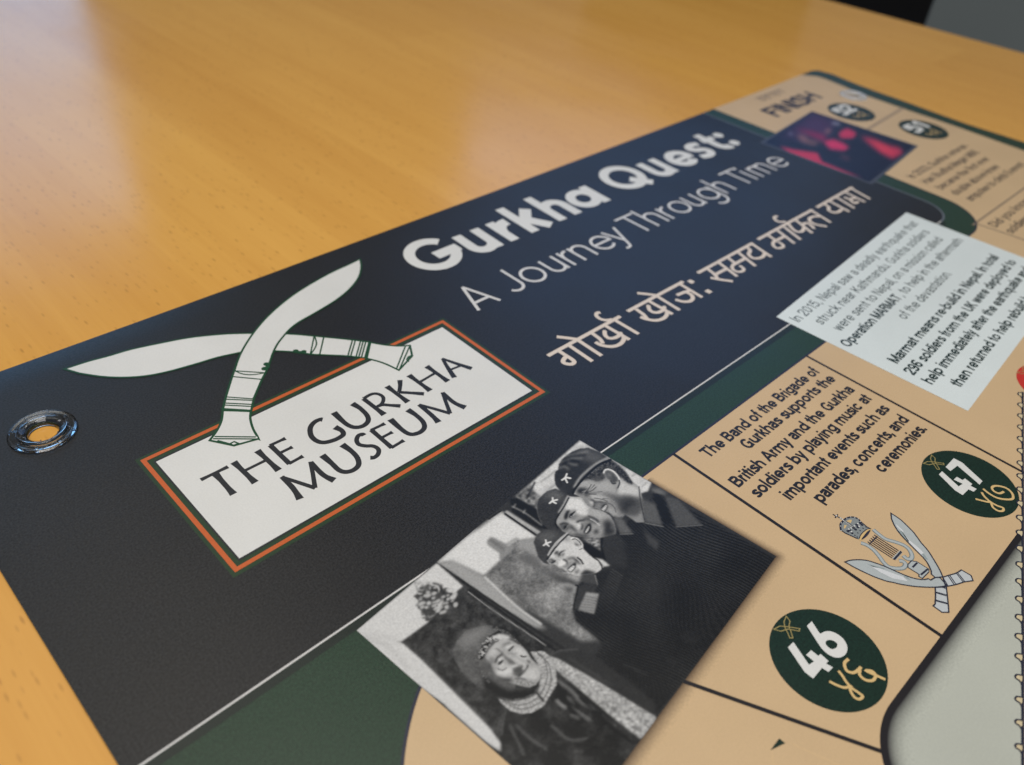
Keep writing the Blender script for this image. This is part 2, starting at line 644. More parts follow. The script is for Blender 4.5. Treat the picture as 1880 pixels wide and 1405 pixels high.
for seg, w in ((((0.9953, 0.512), (0.9945, 0.017)), 0.0062), (((1.4503, 0.512), (1.4545, 0.0)), 0.0056), (((0.6490, 0.2306), (0.7619, -0.0006)), 0.0062)):
    Ink().line(list(seg), w).build('board_line', I_TANLINE, track, 5)
Ink().line([(2.36, 0.5312), (3.058, 0.5290)], 0.0058).build('board_line', I_BROWN, track, 2)
Ink().line([(2.3785, 0.5300), (2.396, 0.40), (2.40, 0.05)], 0.0058).build('board_line', I_BROWN, track, 2)
Ink().line([(2.60, 1.0335), (3.060, 1.0650)], 0.0125).build('board_line', ink('pale_line', (0.33, 0.235, 0.15), 0.04), track, 2)
Ink().fill([(0.6545, 0.0975), (0.6772, 0.0985), (0.6776, 0.0895)]).build('arrowhead', I_DISC, track, 2)
Ink().line([(0.6560, 0.0968), (0.615, 0.062), (0.60, 0.03)], 0.0018).line([(0.684, 0.082), (0.705, 0.025), (0.71, -0.01)], 0.0018).build('arrow_crease', ink('tan_pale', (0.60, 0.42, 0.23), 0.03), track, 2)


def painted_strip(name, inner, outer, c_in, c_out, parent, layer, steps=8, power=1.6):
    """printed soft edge: colours run from inner line to outer line"""
    n = len(inner)
    vs, cs, fs = [], [], []
    for k in range(steps + 1):
        t = k / steps
        for a, b in zip(inner, outer):
            vs.append((a[0] + (b[0] - a[0]) * t, a[1] + (b[1] - a[1]) * t))
            w = (1 - t) ** power
            cs.append([c_in[i] * w + c_out[i] * (1 - w) for i in range(3)])
    for k in range(steps):
        for i in range(n - 1):
            fs.append((k * n + i, k * n + i + 1, (k + 1) * n + i + 1, (k + 1) * n + i))
    return painted(name, vs, fs, cs, parent, layer)


M_PRINT = ink_painted('photo_print')


def painted(name, vs, fs, cs, parent, layer):
    me = bpy.data.meshes.new(name)
    me.from_pydata([(x * U, y * U, 0.000026 * layer + height(x, y) * U) for x, y in vs], [], fs)
    ca = me.color_attributes.new('print', 'FLOAT_COLOR', 'POINT')
    buf = np.ones((len(vs), 4), np.float32)
    buf[:, :3] = np.asarray(cs, np.float32)
    ca.data.foreach_set('color', buf.ravel())
    bm = bmesh.new()
    bm.from_mesh(me)
    for f in bm.faces:
        if f.normal.z < 0:
            f.normal_flip()
    bm.to_mesh(me)
    bm.free()
    me.materials.append(M_PRINT)
    o = bpy.data.objects.new(name, me)
    COL.objects.link(o)
    o.parent = parent
    return o


# pale centre of the board, with thick dark border and a soft printed inner edge
GX, GY, GR = 0.835, -0.107, 0.125
edge_c = [(2.35, 0.0165), (1.28, 0.0165), (0.96, 0.0175)] + arc(GX, GY, GR, 90, 180, 22) + [(0.707, -0.3), (0.707, -0.66)]
centre = Ink().fill(edge_c + [(2.35, -0.66)]).build('board_centre', I_GREY, banner, 2)


def offset_line(pts, d):
    p = np.array(pts, float)
    out = []
    for i in range(len(p)):
        a = p[max(i - 1, 0)]
        b = p[min(i + 1, len(p) - 1)]
        t = (b - a) / np.hypot(*(b - a))
        out.append(tuple(p[i] + np.array([-t[1], t[0]]) * d))
    return out


painted_strip('centre_soft_edge', offset_line(edge_c, 0.004), offset_line(edge_c, 0.036), (0.018, 0.017, 0.020), (0.435, 0.445, 0.385), centre, 3, 10, 2.2)
Ink().line(edge_c, 0.0095).build('centre_border', I_TANLINE, centre, 4)

# ------------------------------------------------------------------ lettering
BW = 0.0268
ST = Ink()


def bold(base, sh=0.05):
    """returns a function that slants and places bold letter strokes"""
    def t(pts):
        return [(x + sh * (y - base), y) for x, y in pts]
    return t


def bline(pts, w=BW, **k):
    ST.line(TT(pts), w, **k)


B0 = 1.2195
TT = bold(B0)
XH = B0 + 0.0995
h_ = BW / 2
# G
ST.line(TT(arc(1.0925, 1.2885, 0.0560, 38, 360 - 4, 50)), BW)
ST.line(TT([(1.0925, 1.2790), (1.1630, 1.2790)]), 0.0315)


def b_u(xl, xr, b):
    r = (xr - xl) / 2
    ST.line(TT([(xl, b + 0.0995)] + arc((xl + xr) / 2, b + r + h_ - 0.0035, r, 180, 360, 24)), BW)
    ST.line(TT([(xr, b + 0.0995), (xr, b + 0.0005)]), BW)


b_u(1.1880, 1.2455, B0)
# r
ST.line(TT([(1.2965, XH), (1.2965, B0 + .0005)]), BW)
ST.line(TT([(1.2965, 1.268)] + arc(1.3335, 1.262, 0.0370, 165, 88, 14) + [(1.3390, 1.2985)]), 0.031)
# k
ST.line(TT([(1.3670, 1.3590), (1.3670, B0 + .0005)]), BW)
ST.line(TT([(1.3720, 1.2620), (1.4225, 1.3195)]), 0.031)
ST.line(TT([(1.3855, 1.2790), (1.4225, B0 + .0005)]), 0.0315)
# h
ST.line(TT([(1.4670, 1.3590), (1.4670, B0 + .0005)]), BW)
ST.line(TT([(1.4670, 1.270)] + arc(1.4955, 1.2770, 0.0290, 180, 0, 22) + [(1.5245, B0 + .0005)]), BW)
# a
ST.line(TT(arc(1.5945, 1.2695, 0.0355, 0, 357, 40)), BW, closed=True)
ST.line(TT([(1.6390, 1.3195), (1.6390, B0 + .0005)]), BW)
B1 = 1.2215
TT = bold(B1)
# Q
ST.line(TT(arc(1.7830, 1.2905, 0.0560, 0, 357, 50)), BW, closed=True)
ST.line(TT([(1.7900, 1.2720), (1.8330, 1.2200)]), 0.0300)
b_u(1.8870, 1.9425, B1)
B2 = 1.2225
TT = bold(B2)
# e
ST.line(TT(arc(2.0280, 1.2725, 0.0365, -38, -360 + 2, 46)), 0.0275)
ST.line(TT([(1.9960, 1.2690), (2.0770, 1.2690)]), 0.0200)
# s
ST.line(TT(smooth([(2.1580, 1.3050), (2.1350, 1.3125), (2.1120, 1.3080), (2.1050, 1.2930), (2.1180, 1.2800), (2.1380, 1.2720), (2.1480, 1.2570), (2.1400, 1.2410), (2.1180, 1.2355), (2.0910, 1.2430)], 6)), 0.0255)
# t
ST.line(TT([(2.2060, 1.3510), (2.2060, 1.2640)] + arc(2.2330, 1.2640, 0.0270, 180, 285, 14)), 0.0290)
ST.line(TT([(2.1820, 1.3075), (2.2400, 1.3075)]), 0.0240)
ST.dot(2.2740, 1.3090, 0.0172).dot(2.2690, 1.2440, 0.0172)
ST.build('title_lettering', I_WHITE, banner, 2)

# thin subtitle
SB, SXH, SCAP, SW = 1.0520, 1.1150, 1.1410, 0.0074
hb = SW / 2
S_ = Ink()


def s_line(pts, **k):
    S_.line(pts, SW, cap='butt', **k)


def s_o(cx, cy=1.0833, r=0.0285):
    s_line(arc(cx, cy, r, 0, 357, 44), closed=True)


def s_u(xl, xr):
    r = (xr - xl) / 2
    s_line([(xl, SXH)] + arc((xl + xr) / 2, SB + r + hb - .0012, r, 180, 360, 20) + [(xr, SXH)])
    s_line([(xr, SB + r), (xr, SB)])


def s_n(xl, xr, top=SXH):
    r = (xr - xl) / 2
    s_line([(xl, top), (xl, SB)])
    s_line([(xl, SXH - r - hb - .004)] + arc((xl + xr) / 2, SXH - r - hb + .001, r, 180, 0, 20) + [(xr, SB)])


def s_r(x):
    s_line([(x, SXH), (x, SB)])
    s_line([(x, 1.088)] + arc(x + .0235, 1.0880, 0.0225, 180, 85, 14))


def s_e(cx, cy=1.0833, r=0.0285):
    s_line(arc(cx, cy, r, -40, -360, 44))
    s_line([(cx - r, cy), (cx + r + hb, cy)])


s_line([(1.0250, SB), (1.0565, SCAP)])
s_line([(1.0565, SCAP), (1.0875, SB)])
s_line([(1.0375, 1.0783), (1.0755, 1.0783)])
s_line([(1.1735, SCAP), (1.1735, 1.0760)] + arc(1.1530, 1.0760, 0.0205, 0, -150, 20))
s_o(1.2190)
s_u(1.2690, 1.3085)
s_r(1.3300)
s_n(1.3665, 1.4085)
s_e(1.4600)
s_line([(1.4935, SXH + .0015), (1.5165, 1.0560)])
s_line([(1.5405, SXH + .0015), (1.5130, 1.0480), (1.5060, 1.0330), (1.4970, 1.0285), (1.4880, 1.0300)], sm=3)
s_line([(1.5705, SCAP - hb), (1.6375, SCAP - hb)])
s_line([(1.6030, SCAP), (1.6030, SB)])
s_n(1.6450, 1.6870, 1.1465)
s_r(1.7090)
s_o(1.7735)
s_u(1.8165, 1.8545)
s_o(1.9050)
s_line([(1.9335, SXH), (1.9335, 1.0520)] + arc(1.9050, 1.0520, 0.0285, 0, -140, 20))
s_n(1.9540, 1.9950, 1.1465)
s_line([(2.0310, SCAP - hb), (2.0980, SCAP - hb)])
s_line([(2.0640, SCAP), (2.0640, SB)])
s_line([(2.1045, SXH), (2.1045, SB)])
S_.dot(2.1045, 1.1340, 0.0062)
s_n(2.1350, 2.1700)
s_n(2.1700, 2.2070)
s_e(2.2600)
S_.build('subtitle_lettering', I_GREYWHITE, banner, 2)

# Nepali line, strokes in Devanagari
D_ = Ink()
DW = 0.0092


def dv(ox, oy, s, pts, w=DW, sm=0, cap='butt'):
    D_.line(cp(ox, oy, s, pts), w, sm=sm, cap=cap)


A_ = (980, 480, 5.363)
dv(*A_, [(138, 931), (852, 541)])
dv(*A_, [(250, 885), (320, 930), (375, 965), (398, 990), (378, 1011), (338, 1012), (300, 1002), (288, 985), (298, 962), (318, 940)], sm=5)
dv(*A_, [(350, 830), (577, 985)])
dv(*A_, [(440, 780), (668, 930)])
dv(*A_, [(420, 768), (345, 757), (225, 743)], sm=3)
dv(*A_, [(570, 705), (650, 765), (680, 810)], sm=4)
dv(*A_, [(606, 795), (650, 820), (720, 837), (790, 837), (850, 815), (884, 775), (886, 735)], sm=5)
dv(*A_, [(697, 690), (703, 728), (735, 755), (785, 757), (830, 738), (855, 708)], sm=5, cap='round')
dv(*A_, [(705, 635), (942, 772)])
dv(*A_, [(800, 580), (1032, 716)])
dv(*A_, [(655, 503), (620, 512), (618, 540), (660, 570), (715, 580), (775, 572)], sm=5, w=0.0086)
dv(*A_, [(922, 494), (1470, 200)])
dv(*A_, [(1005, 470), (1075, 520), (1115, 565)], sm=4)
dv(*A_, [(1048, 548), (1110, 570), (1200, 582), (1270, 565), (1308, 530), (1312, 490)], sm=5)
dv(*A_, [(1128, 440), (1140, 478), (1180, 502), (1230, 502), (1275, 478), (1285, 450)], sm=5, cap='round')
dv(*A_, [(1130, 390), (1366, 521)])
dv(*A_, [(1215, 345), (1437, 481)])
dv(*A_, [(1200, 335), (1130, 325), (1018, 314)], sm=3)
dv(*A_, [(1440, 225), (1658, 355)])
dv(*A_, [(1545, 285), (1480, 305), (1408, 334)])
dv(*A_, [(1490, 302), (1545, 325), (1566, 360), (1540, 392), (1470, 397), (1393, 377)], sm=5)
for a, b in ((1548, 200), (1720, 297)):
    q = P(980 + a / 5.363, 480 + b / 5.363)
    D_.fill([(q[0] - .0068, q[1] - .0068), (q[0] + .0068, q[1] - .0068), (q[0] + .0068, q[1] + .0068), (q[0] - .0068, q[1] + .0068)])
B_ = (1270, 320, 5.363)
dv(*B_, [(58, 974), (602, 678)])
dv(*B_, [(145, 925), (222, 985), (258, 1035)], sm=3)
dv(*B_, [(225, 992), (345, 930)])
dv(*B_, [(185, 1020), (260, 1035), (405, 1055)], sm=3)
dv(*B_, [(265, 870), (447, 1007)])
dv(*B_, [(345, 815), (432, 880)])
dv(*B_, [(405, 895), (525, 830)])
dv(*B_, [(425, 875), (398, 910), (410, 942), (455, 962), (500, 955), (510, 930), (470, 900)], sm=5, w=0.0084)
dv(*B_, [(450, 765), (627, 905)])
dv(*B_, [(535, 715), (575, 750), (560, 790), (600, 825), (660, 828), (705, 808), (720, 770)], sm=5)
dv(*B_, [(590, 685), (784, 815)])
dv(*B_, [(650, 644), (1187, 350)])
dv(*B_, [(735, 590), (830, 655)])
dv(*B_, [(805, 668), (920, 608)])
dv(*B_, [(822, 650), (798, 685), (820, 720), (860, 730), (900, 715), (890, 690), (850, 668)], sm=5, w=0.0084)
dv(*B_, [(845, 555), (1012, 682)])
dv(*B_, [(910, 520), (1072, 645)])
dv(*B_, [(845, 413), (813, 425), (825, 452), (865, 470), (925, 468)], sm=5, w=0.0086)
dv(*B_, [(1015, 445), (1187, 580)])
dv(*B_, [(950, 490), (1000, 545), (1045, 568), (1090, 560), (1105, 525)], sm=5)
dv(*B_, [(1085, 500), (1130, 480), (1175, 505), (1205, 538)], sm=4)
dv(*B_, [(1180, 360), (1368, 475)])
dv(*B_, [(1255, 415), (1190, 420), (1158, 440), (1170, 470), (1230, 497), (1330, 515)], sm=5)
dv(*B_, [(1230, 328), (1582, 128)])
dv(*B_, [(1305, 295), (1350, 325), (1345, 350), (1385, 375), (1440, 373), (1480, 345)], sm=5)
dv(*B_, [(1355, 265), (1552, 370)])
dv(*B_, [(1420, 225), (1602, 335)])
dv(*B_, [(1505, 175), (1707, 275)])
dv(*B_, [(1500, 225), (1550, 245), (1610, 235)], sm=4)
dv(*B_, [(1555, 248), (1600, 285), (1640, 270)], sm=4)
dv(*B_, [(1570, 140), (1757, 245)])
D_.build('nepali_lettering', I_CREAM, banner, 2)

# ------------------------------------------------------------------ museum logo
LX0, LX1, LY0, LY1 = 0.2955, 0.9410, 0.7730, 1.0715           # outside of the orange frame
g = 0.0070


def rect(a, b, c, d):
    return [(a, c), (b, c), (b, d), (a, d)]


logo = Ink().fill(rect(LX0 + .0175, LX1 - .0175, LY0 + .0190, LY1 - .0190)).build('museum_logo', I_WHITE, banner, 5)
Ink().fill(rect(LX0 - .0062, LX1 + .0062, LY0 - .0066, LY1 + .0062)).build('logo_green_border', I_LOGOGREEN, logo, 2)
Ink().fill(rect(LX0 + .0145, LX1 - .0145, LY0 + .0155, LY1 - .0155)).build('logo_keyline', I_BLACK, logo, 4)
Ink().line([(LX0 + .0037, LY0 + .0043), (LX1 - .0037, LY0 + .0043), (LX1 - .0037, LY1 - .0037), (LX0 + .0037, LY1 - .0037)], 0.0074, closed=True).build('logo_orange_frame', I_ORANGE, logo, 4)

LT = Ink()
C1 = (360, 720, 6.689)
C2 = (540, 640, 5.509)
LW = 0.0093


def lt(cr, pts, flare=(1.35, 1.35), w=LW, sm=0):
    """humanist capital stroke with slightly flared ends"""
    q = cp(*cr, pts)
    if len(q) == 2:
        q = [tuple(np.array(q[0]) * (1 - t) + np.array(q[1]) * t) for t in (0, .12, .3, .5, .7, .88, 1)]
        ws = [w * (flare[0] if i == 0 else 1 + (flare[0] - 1) * .45 if i == 1 else flare[1] if i == 6 else 1 + (flare[1] - 1) * .45 if i == 5 else 0.95) for i in range(7)]
        LT.line(q, ws, sm=3)
    else:
        n = len(q)
        ws = [w * (flare[0] if i == 0 else flare[1] if i == n - 1 else 1) for i in range(n)]
        LT.line(q, ws, sm=sm)


lt(C1, [(58, 1082), (393, 920)], (1.2, 1.2), .0068)
lt(C1, [(240, 1010), (462, 1258)])
lt(C1, [(462, 862), (728, 1116)])
lt(C1, [(600, 968), (850, 845)], (1, 1), .0062)
lt(C1, [(752, 722), (1016, 966)])
lt(C1, [(910, 655), (1150, 885)], (1, 1))
lt(C1, [(905, 660), (1098, 572)], (1, 1.35), .0066)
lt(C1, [(1045, 745), (1184, 678)], (1, 1.35), .0064)
lt(C1, [(1140, 884), (1314, 790)], (1, 1.35), .0066)
lt(C1, [(1052, 1042), (1170, 1160), (1230, 1240), (1278, 1318)], (.9, 1.35), sm=4)
lt(C1, [(1050, 1048), (1200, 1095), (1465, 1182)], (1, 1.1), .0072)
lt(C1, [(1462, 1182), (1435, 1010), (1405, 858)], (1.1, 1), .0072)
lt(C1, [(1408, 862), (1520, 985), (1600, 1045), (1698, 1088)], (.9, 1.35), sm=4)
lt(C2, [(284, 1082), (380, 1165), (450, 1230), (520, 1252), (600, 1232), (652, 1180), (640, 1110), (580, 1042), (485, 975)], (1.35, 1.35), sm=5)
lt(C2, [(708, 882), (690, 870), (650, 885), (632, 930), (655, 972), (720, 988), (800, 990), (852, 1022), (850, 1070), (812, 1104), (770, 1108)], (1.2, 1.2), w=.0082, sm=5)
lt(C2, [(780, 826), (990, 1008)], (1, 1))
lt(C2, [(775, 830), (918, 762)], (1, 1.35), .0066)
lt(C2, [(885, 905), (995, 848)], (1, 1.35), .0064)
lt(C2, [(982, 1008), (1110, 932)], (1, 1.35), .0066)
lt(C2, [(972, 718), (1080, 815), (1150, 862), (1210, 870), (1280, 846), (1318, 800), (1300, 740), (1230, 675), (1148, 622)], (1.35, 1.35), sm=5)
lt(C2, [(1262, 570), (1360, 650), (1420, 705), (1462, 750)], (.9, 1.35), sm=4)
lt(C2, [(1262, 572), (1400, 608), (1580, 660)], (1, 1.1), .0072)
lt(C2, [(1578, 660), (1535, 545), (1500, 446)], (1.1, 1), .0072)
lt(C2, [(1500, 448), (1590, 530), (1655, 570), (1732, 600)], (.9, 1.35), sm=4)
lt(C2, [(288, 722), (260, 722), (210, 745), (170, 790), (162, 845), (182, 900), (240, 943), (310, 953), (400, 931), (465, 900), (498, 870), (480, 832), (412, 798)], (1.2, 1.35), sm=5)
lt(C2, [(400, 650), (500, 745), (560, 785), (625, 801), (700, 785), (748, 738), (738, 680), (670, 610), (588, 560)], (1.35, 1.35), sm=5)
lt(C2, [(700, 510), (912, 672)], (1, 1.35))
lt(C2, [(700, 510), (780, 466), (845, 462), (896, 490), (902, 530), (880, 568), (838, 592)], (1, 1), w=.0072, sm=5)
lt(C2, [(850, 585), (900, 572), (980, 578), (1076, 584)], (1, 1.3), w=.0078, sm=4)
lt(C2, [(938, 385), (1152, 545)])
lt(C2, [(1070, 322), (1072, 385), (1062, 445)], (1.3, 1), w=.0078, sm=3)
lt(C2, [(1060, 445), (1180, 452), (1314, 462)], (1, 1.3), w=.0078, sm=3)
lt(C2, [(1160, 272), (1378, 430)])
lt(C2, [(1275, 340), (1420, 255)], (1, 1), .0062)
lt(C2, [(1340, 182), (1556, 335)])
lt(C2, [(1500, 104), (1550, 190), (1622, 297)], (.8, 1.3), w=.0082, sm=3)
lt(C2, [(1495, 104), (1640, 155), (1796, 206)], (.8, 1.3), w=.0082, sm=3)
lt(C2, [(1578, 218), (1690, 175)], (1, 1), .0058)
LT.build('logo_lettering', I_BLACK, logo, 6)

# crossed kukri knives of the logo: white shapes, green outlines and rings
KA = (0, 420, 3.756)
KB = (350, 440, 3.756)
KC = (0, 700, 3.756)


def kukri(blade, handle, rings, marks, layer):
    body = Ink().fill(blade).fill(handle).build('kukri', I_WHITE, logo, layer)
    k = Ink().line(blade, 0.0042, closed=True).line(handle, 0.0042, closed=True)
    for r in rings:
        k.line(r, 0.0030)
    for a, b, rr in marks:
        q = P(a, b)
        k.dot(q[0], q[1], rr)
    k.build('kukri_outline', I_KNIFEGREEN, body, layer + 1)
    return body


bl1 = smooth(cp(*KA, [(445, 970), (600, 920), (750, 880), (900, 836), (1100, 793), (1300, 755), (1500, 733), (1650, 725), (1900, 723)]), 4) + \
    smooth(cp(*KB, [(655, 653), (750, 658), (850, 668), (1000, 682), (1140, 697), (1240, 710)]), 3)
bl1 += smooth(cp(*KB, [(1215, 820), (1080, 805), (950, 799), (830, 793), (750, 780), (650, 773), (575, 770), (480, 765)]), 3) + \
    smooth(cp(*KA, [(1660, 855), (1500, 890), (1350, 935), (1150, 990), (1000, 1018), (850, 1028), (700, 1022), (550, 1000)]), 4)
hd1 = smooth(cp(*KB, [(1240, 712), (1330, 728), (1420, 736), (1480, 735)]), 3) + cp(*KB, [(1512, 732), (1528, 805), (1436, 903)]) + smooth(cp(*KB, [(1436, 903), (1350, 862), (1280, 838), (1205, 820)]), 3)[1:]
r1 = [cp(*KB, q) for q in ([(852, 668), (826, 793)], [(918, 676), (890, 797)], [(1116, 695), (1085, 803)], [(1136, 697), (1104, 805)], [(1172, 702), (1142, 808)], [(1190, 704), (1160, 811)], [(1208, 706), (1178, 815)], [(1230, 708), (1200, 820)],
                           [(1482, 735), (1418, 898)], [(1512, 735), (1440, 898)], [(1524, 800), (1500, 812), (1490, 830), (1505, 845)], [(1515, 810), (1495, 822)])]
r1.append(smooth(cp(*KB, [(856, 672), (868, 715), (858, 750), (830, 790)]), 4))
kukri(bl1, hd1, r1, [(350 + 725 / 3.756, 440 + 772 / 3.756, .0058), (350 + 780 / 3.756, 440 + 776 / 3.756, .0055), (350 + 752 / 3.756, 440 + 780 / 3.756, .0045)], 7)

bl2 = smooth(cp(*KB, [(1165, 138), (1100, 170), (950, 240), (800, 325), (680, 405), (560, 505), (470, 600), (400, 695), (340, 800), (306, 895), (285, 955), (245, 1085), (222, 1178)]), 4)
bl2 += cp(*KB, [(418, 1184)]) + smooth(cp(*KB, [(437, 1095), (492, 968), (520, 915), (545, 850), (570, 780), (600, 722), (640, 670), (690, 615), (750, 570), (850, 513), (1000, 422), (1100, 340), (1160, 260), (1176, 190), (1170, 145)]), 4)
hd2 = smooth(cp(*KB, [(222, 1182), (214, 1250), (182, 1320), (132, 1388)]), 3) + cp(*KC, [(1615, 447), (1785, 400)]) + smooth(cp(*KB, [(472, 1378), (432, 1310), (412, 1240), (415, 1186)]), 3)
r2 = [cp(*KB, q) for q in ([(300, 908), (518, 922)], [(288, 948), (498, 968)], [(240, 1088), (434, 1102)], [(234, 1104), (430, 1112)], [(228, 1130), (420, 1140)], [(224, 1144), (418, 1154)], [(210, 1168), (414, 1180)], [(222, 1182), (416, 1190)])]
r2 += [cp(*KC, q) for q in ([(1480, 385), (1765, 388)], [(1470, 400), (1770, 402)], [(1500, 412), (1600, 440)], [(1740, 412), (1640, 440)], [(1575, 440), (1615, 420), (1645, 432), (1612, 445)])]
r2.append(smooth(cp(*KB, [(306, 908), (360, 930), (430, 935), (515, 922)]), 4))
kukri(bl2, hd2, r2, [(350 + 522 / 3.756, 440 + 862 / 3.756, .0055), (350 + 510 / 3.756, 440 + 893 / 3.756, .0058), (350 + 532 / 3.756, 440 + 880 / 3.756, .0045)], 9)

# ------------------------------------------------------------------ set text


GL = {}


def glyph(c, w):
    """one letter of a plain grotesque, as strokes; unit em, cap height .72, x-height .52"""
    if (c, w) in GL:
        return GL[(c, w)]
    k = Ink()
    h = w / 2
    X, Cc, B = 0.52 - h, 0.72 - h, h
    rx, ry, cy = 0.205, 0.26 - h + 0.006, 0.26
    cx = h + rx

    def ln(*p, sm=0):
        k.line(list(p), w, sm=sm)

    def el(x, y, a, b, t0, t1, n=24):
        if abs(t1 - t0) >= 360:
            k.line(arc(x, y, a, t0, t0 + 360 - 360 / n, n - 1, b), w, closed=True)
        else:
            k.line(arc(x, y, a, t0, t1, n, b), w)
    R2 = h + 2 * rx
    wd = R2 + h
    if c == 'a':
        ln((0.055, .37), (.10, .46), (.225, X + .003), (.345, .46), (.385, .35), sm=4)
        ln((.385, .37), (.385, 0))
        ln((.385, .30), (.22, .285), (.08, .23), (h, .14), (.10, B + .012), (.20, B - .004), (.32, .07), (.385, .17), sm=4)
        wd = .385 + h
    elif c in 'bdpqoceg':
        if c in 'bdpqog':
            el(cx, cy, rx, ry, 0, 360)
        if c == 'b':
            ln((h, .74), (h, 0))
        if c == 'd':
            ln((R2, .74), (R2, 0))
        if c == 'p':
            ln((h, .52), (h, -.20))
        if c == 'q':
            ln((R2, .52), (R2, -.20))
        if c == 'g':
            k.line([(R2, .52)] + arc(cx, -.01, rx, 0, -150, 18, .19 - h), w)
        if c == 'c':
            el(cx, cy, rx, ry, 38, 322)
            wd = R2 + h - .02
        if c == 'e':
            el(cx, cy, rx, ry, 0, 318)
            ln((h, cy - .01), (R2 + h * .9, cy - .01))
    elif c in 'nhmru':
        if c == 'u':
            a = .178
            k.line([(h, .52)] + arc(h + a, B + .165, a, 180, 360, 18, .165) + [(h + 2 * a, .2)], w)
            ln((h + 2 * a, .52), (h + 2 * a, 0))
            wd = 2 * a + w
        elif c == 'r':
            ln((h, .52), (h, 0))
            k.line([(h, .24)] + arc(h + .185, X - .19, .185, 180, 92, 10, .19), w)
            wd = h + .195
        else:
            ln((h, .74 if c == 'h' else .52), (h, 0))
            a = .178 if c != 'm' else .160
            for q in range(2 if c == 'm' else 1):
                x = h + 2 * a * q
                k.line([(x, .22)] + arc(x + a, X - .165, a, 180, 0, 18, .165) + [(x + 2 * a, 0)], w)
            wd = w + 2 * a * (2 if c == 'm' else 1)
    elif c == 's':
        ln((.385, .385), (.33, X - .02), (.205, X + .004), (.085, X - .05), (.075, .35), (.20, .275), (.34, .225), (.365, .13), (.30, B + .02), (.19, B - .004), (.075, .05 + h * .5), (h * .7, .15), sm=4)
        wd = .40
    elif c in 'tf':
        if c == 't':
            ln((.13, .67), (.13, .16), (.15, B + .015), (.235, B - .002), sm=3)
        else:
            ln((.13, 0), (.13, .57), (.15, .70), (.25, Cc + .015), sm=3)
        ln((-.02, X), (.27, X))
        wd = .25
    elif c in 'il1jI':
        x = h
        if c == 'i':
            ln((x, .52), (x, 0))
            ln((x, .615), (x, .725))
        elif c == 'l':
            ln((x, .74), (x, 0))
        elif c == 'I':
            ln((x, .72), (x, 0))
        elif c == '1':
            x = .24
            ln((x, .72), (x, 0))
            ln((x, .66), (.17, .585), (.06, .555), sm=3)
        wd = x + h
        if c == '1':
            wd += .06
    elif c == 'k':
        ln((h, .74), (h, 0))
        ln((h, .19), (.37, .52))
        ln((.17, .31), (.39, 0))
        wd = .42
    elif c in 'vyw':
        if c == 'w':
            ln((.03, .52), (.17, 0))
            ln((.17, 0), (.31, .50))
            ln((.31, .50), (.45, 0))
            ln((.45, 0), (.59, .52))
            wd = .62
        else:
            ln((.03, .52), (.215, .0))
            if c == 'v':
                ln((.215, .0), (.40, .52))
            else:
                ln((.40, .52), (.215, .0), (.16, -.14), (.05, -.165), sm=3)
            wd = .43
    elif c in '.,':
        k.fill([(0, 0), (w * 1.05, 0), (w * 1.05, w * 1.05), (0, w * 1.05)])
        if c == ',':
            ln((w * .55, .02), (w * .15, -.12))
        wd = w * 1.05
    elif c == '-':
        ln((0, .27), (.24, .27))
        wd = .24
    elif c == 'T':
        ln((0, Cc), (.56, Cc))
        ln((.28, .72), (.28, 0))
        wd = .56
    elif c in 'HN':
        ln((h, .72), (h, 0))
        ln((.50, .72), (.50, 0))
        ln(*(((h, .37), (.50, .37)) if c == 'H' else ((h, .70), (.50, .02))))
        wd = .50 + h
    elif c == 'M':
        ln((h, .72), (h, 0))
        ln((.60, .72), (.60, 0))
        ln((h, .70), (.325, .04))
        ln((.60, .70), (.325, .04))
        wd = .60 + h
    elif c in 'BRDEFK':
        ln((h, .72), (h, 0))
        if c in 'EF':
            ln((h, Cc), (.46, Cc))
            ln((h, .375), (.42, .375))
            if c == 'E':
                ln((h, B), (.47, B))
            wd = .48
        if c == 'D':
            k.line([(h, Cc), (.22, Cc)] + arc(.22, .36, .30, 90, -90, 20, .36 - h) + [(h, B)], w)
            wd = .52 + h
        if c == 'K':
            ln((h, .25), (.49, .72))
            ln((.20, .40), (.52, 0))
            wd = .54
        if c in 'BR':
            k.line([(h, Cc), (.30, Cc)] + arc(.30, .55 - h * .3, .165, 90, -90, 14, (Cc - .375) / 2) + [(h, .375)], w)
            if c == 'B':
                k.line([(h, .375), (.32, .375)] + arc(.32, (.375 + B) / 2, .18, 90, -90, 14, (.375 - B) / 2) + [(h, B)], w)
                wd = .50 + h
            else:
                ln((.28, .375), (.42, .30), (.45, .15), (.49, 0), sm=3)
                wd = .52
    elif c in 'GOQ':
        ry2 = .36 - h + .008
        if c == 'G':
            el(.315, .36, .315 - h, ry2, 42, 330)
            ln((.36, .345), (.60, .345))
            ln((.60 - h, .345), (.60 - h, .02))
            wd = .62
        else:
            el(.335, .36, .335 - h, ry2, 0, 360, 32)
            wd = .67
    elif c == 'A':
        ln((.02, 0), (.30, .71))
        ln((.30, .71), (.58, 0))
        ln((.12, .235), (.48, .235))
        wd = .60
    elif c == 'U':
        k.line([(h, .72)] + arc(.29, .25, .29 - h, 180, 360, 18, .25 - h) + [(.58 - h, .72)], w)
        wd = .58
    elif c == 'S':
        ln((.50, .53), (.42, Cc - .02), (.27, Cc + .004), (.11, Cc - .05), (.09, .52), (.25, .40), (.43, .32), (.48, .19), (.40, B + .02), (.26, B - .004), (.10, .06), (h * .7, .21), sm=4)
        wd = .53
    elif c in '0':
        el(.235, .36, .235 - h, .36 - h + .006, 0, 360)
        wd = .47
    elif c == '2':
        ln((h, .48), (.07, .64), (.235, Cc + .005), (.40, .63), (.40, .47), (.24, .28), (.07, .12), (h, B), sm=4)
        ln((0, B), (.46, B))
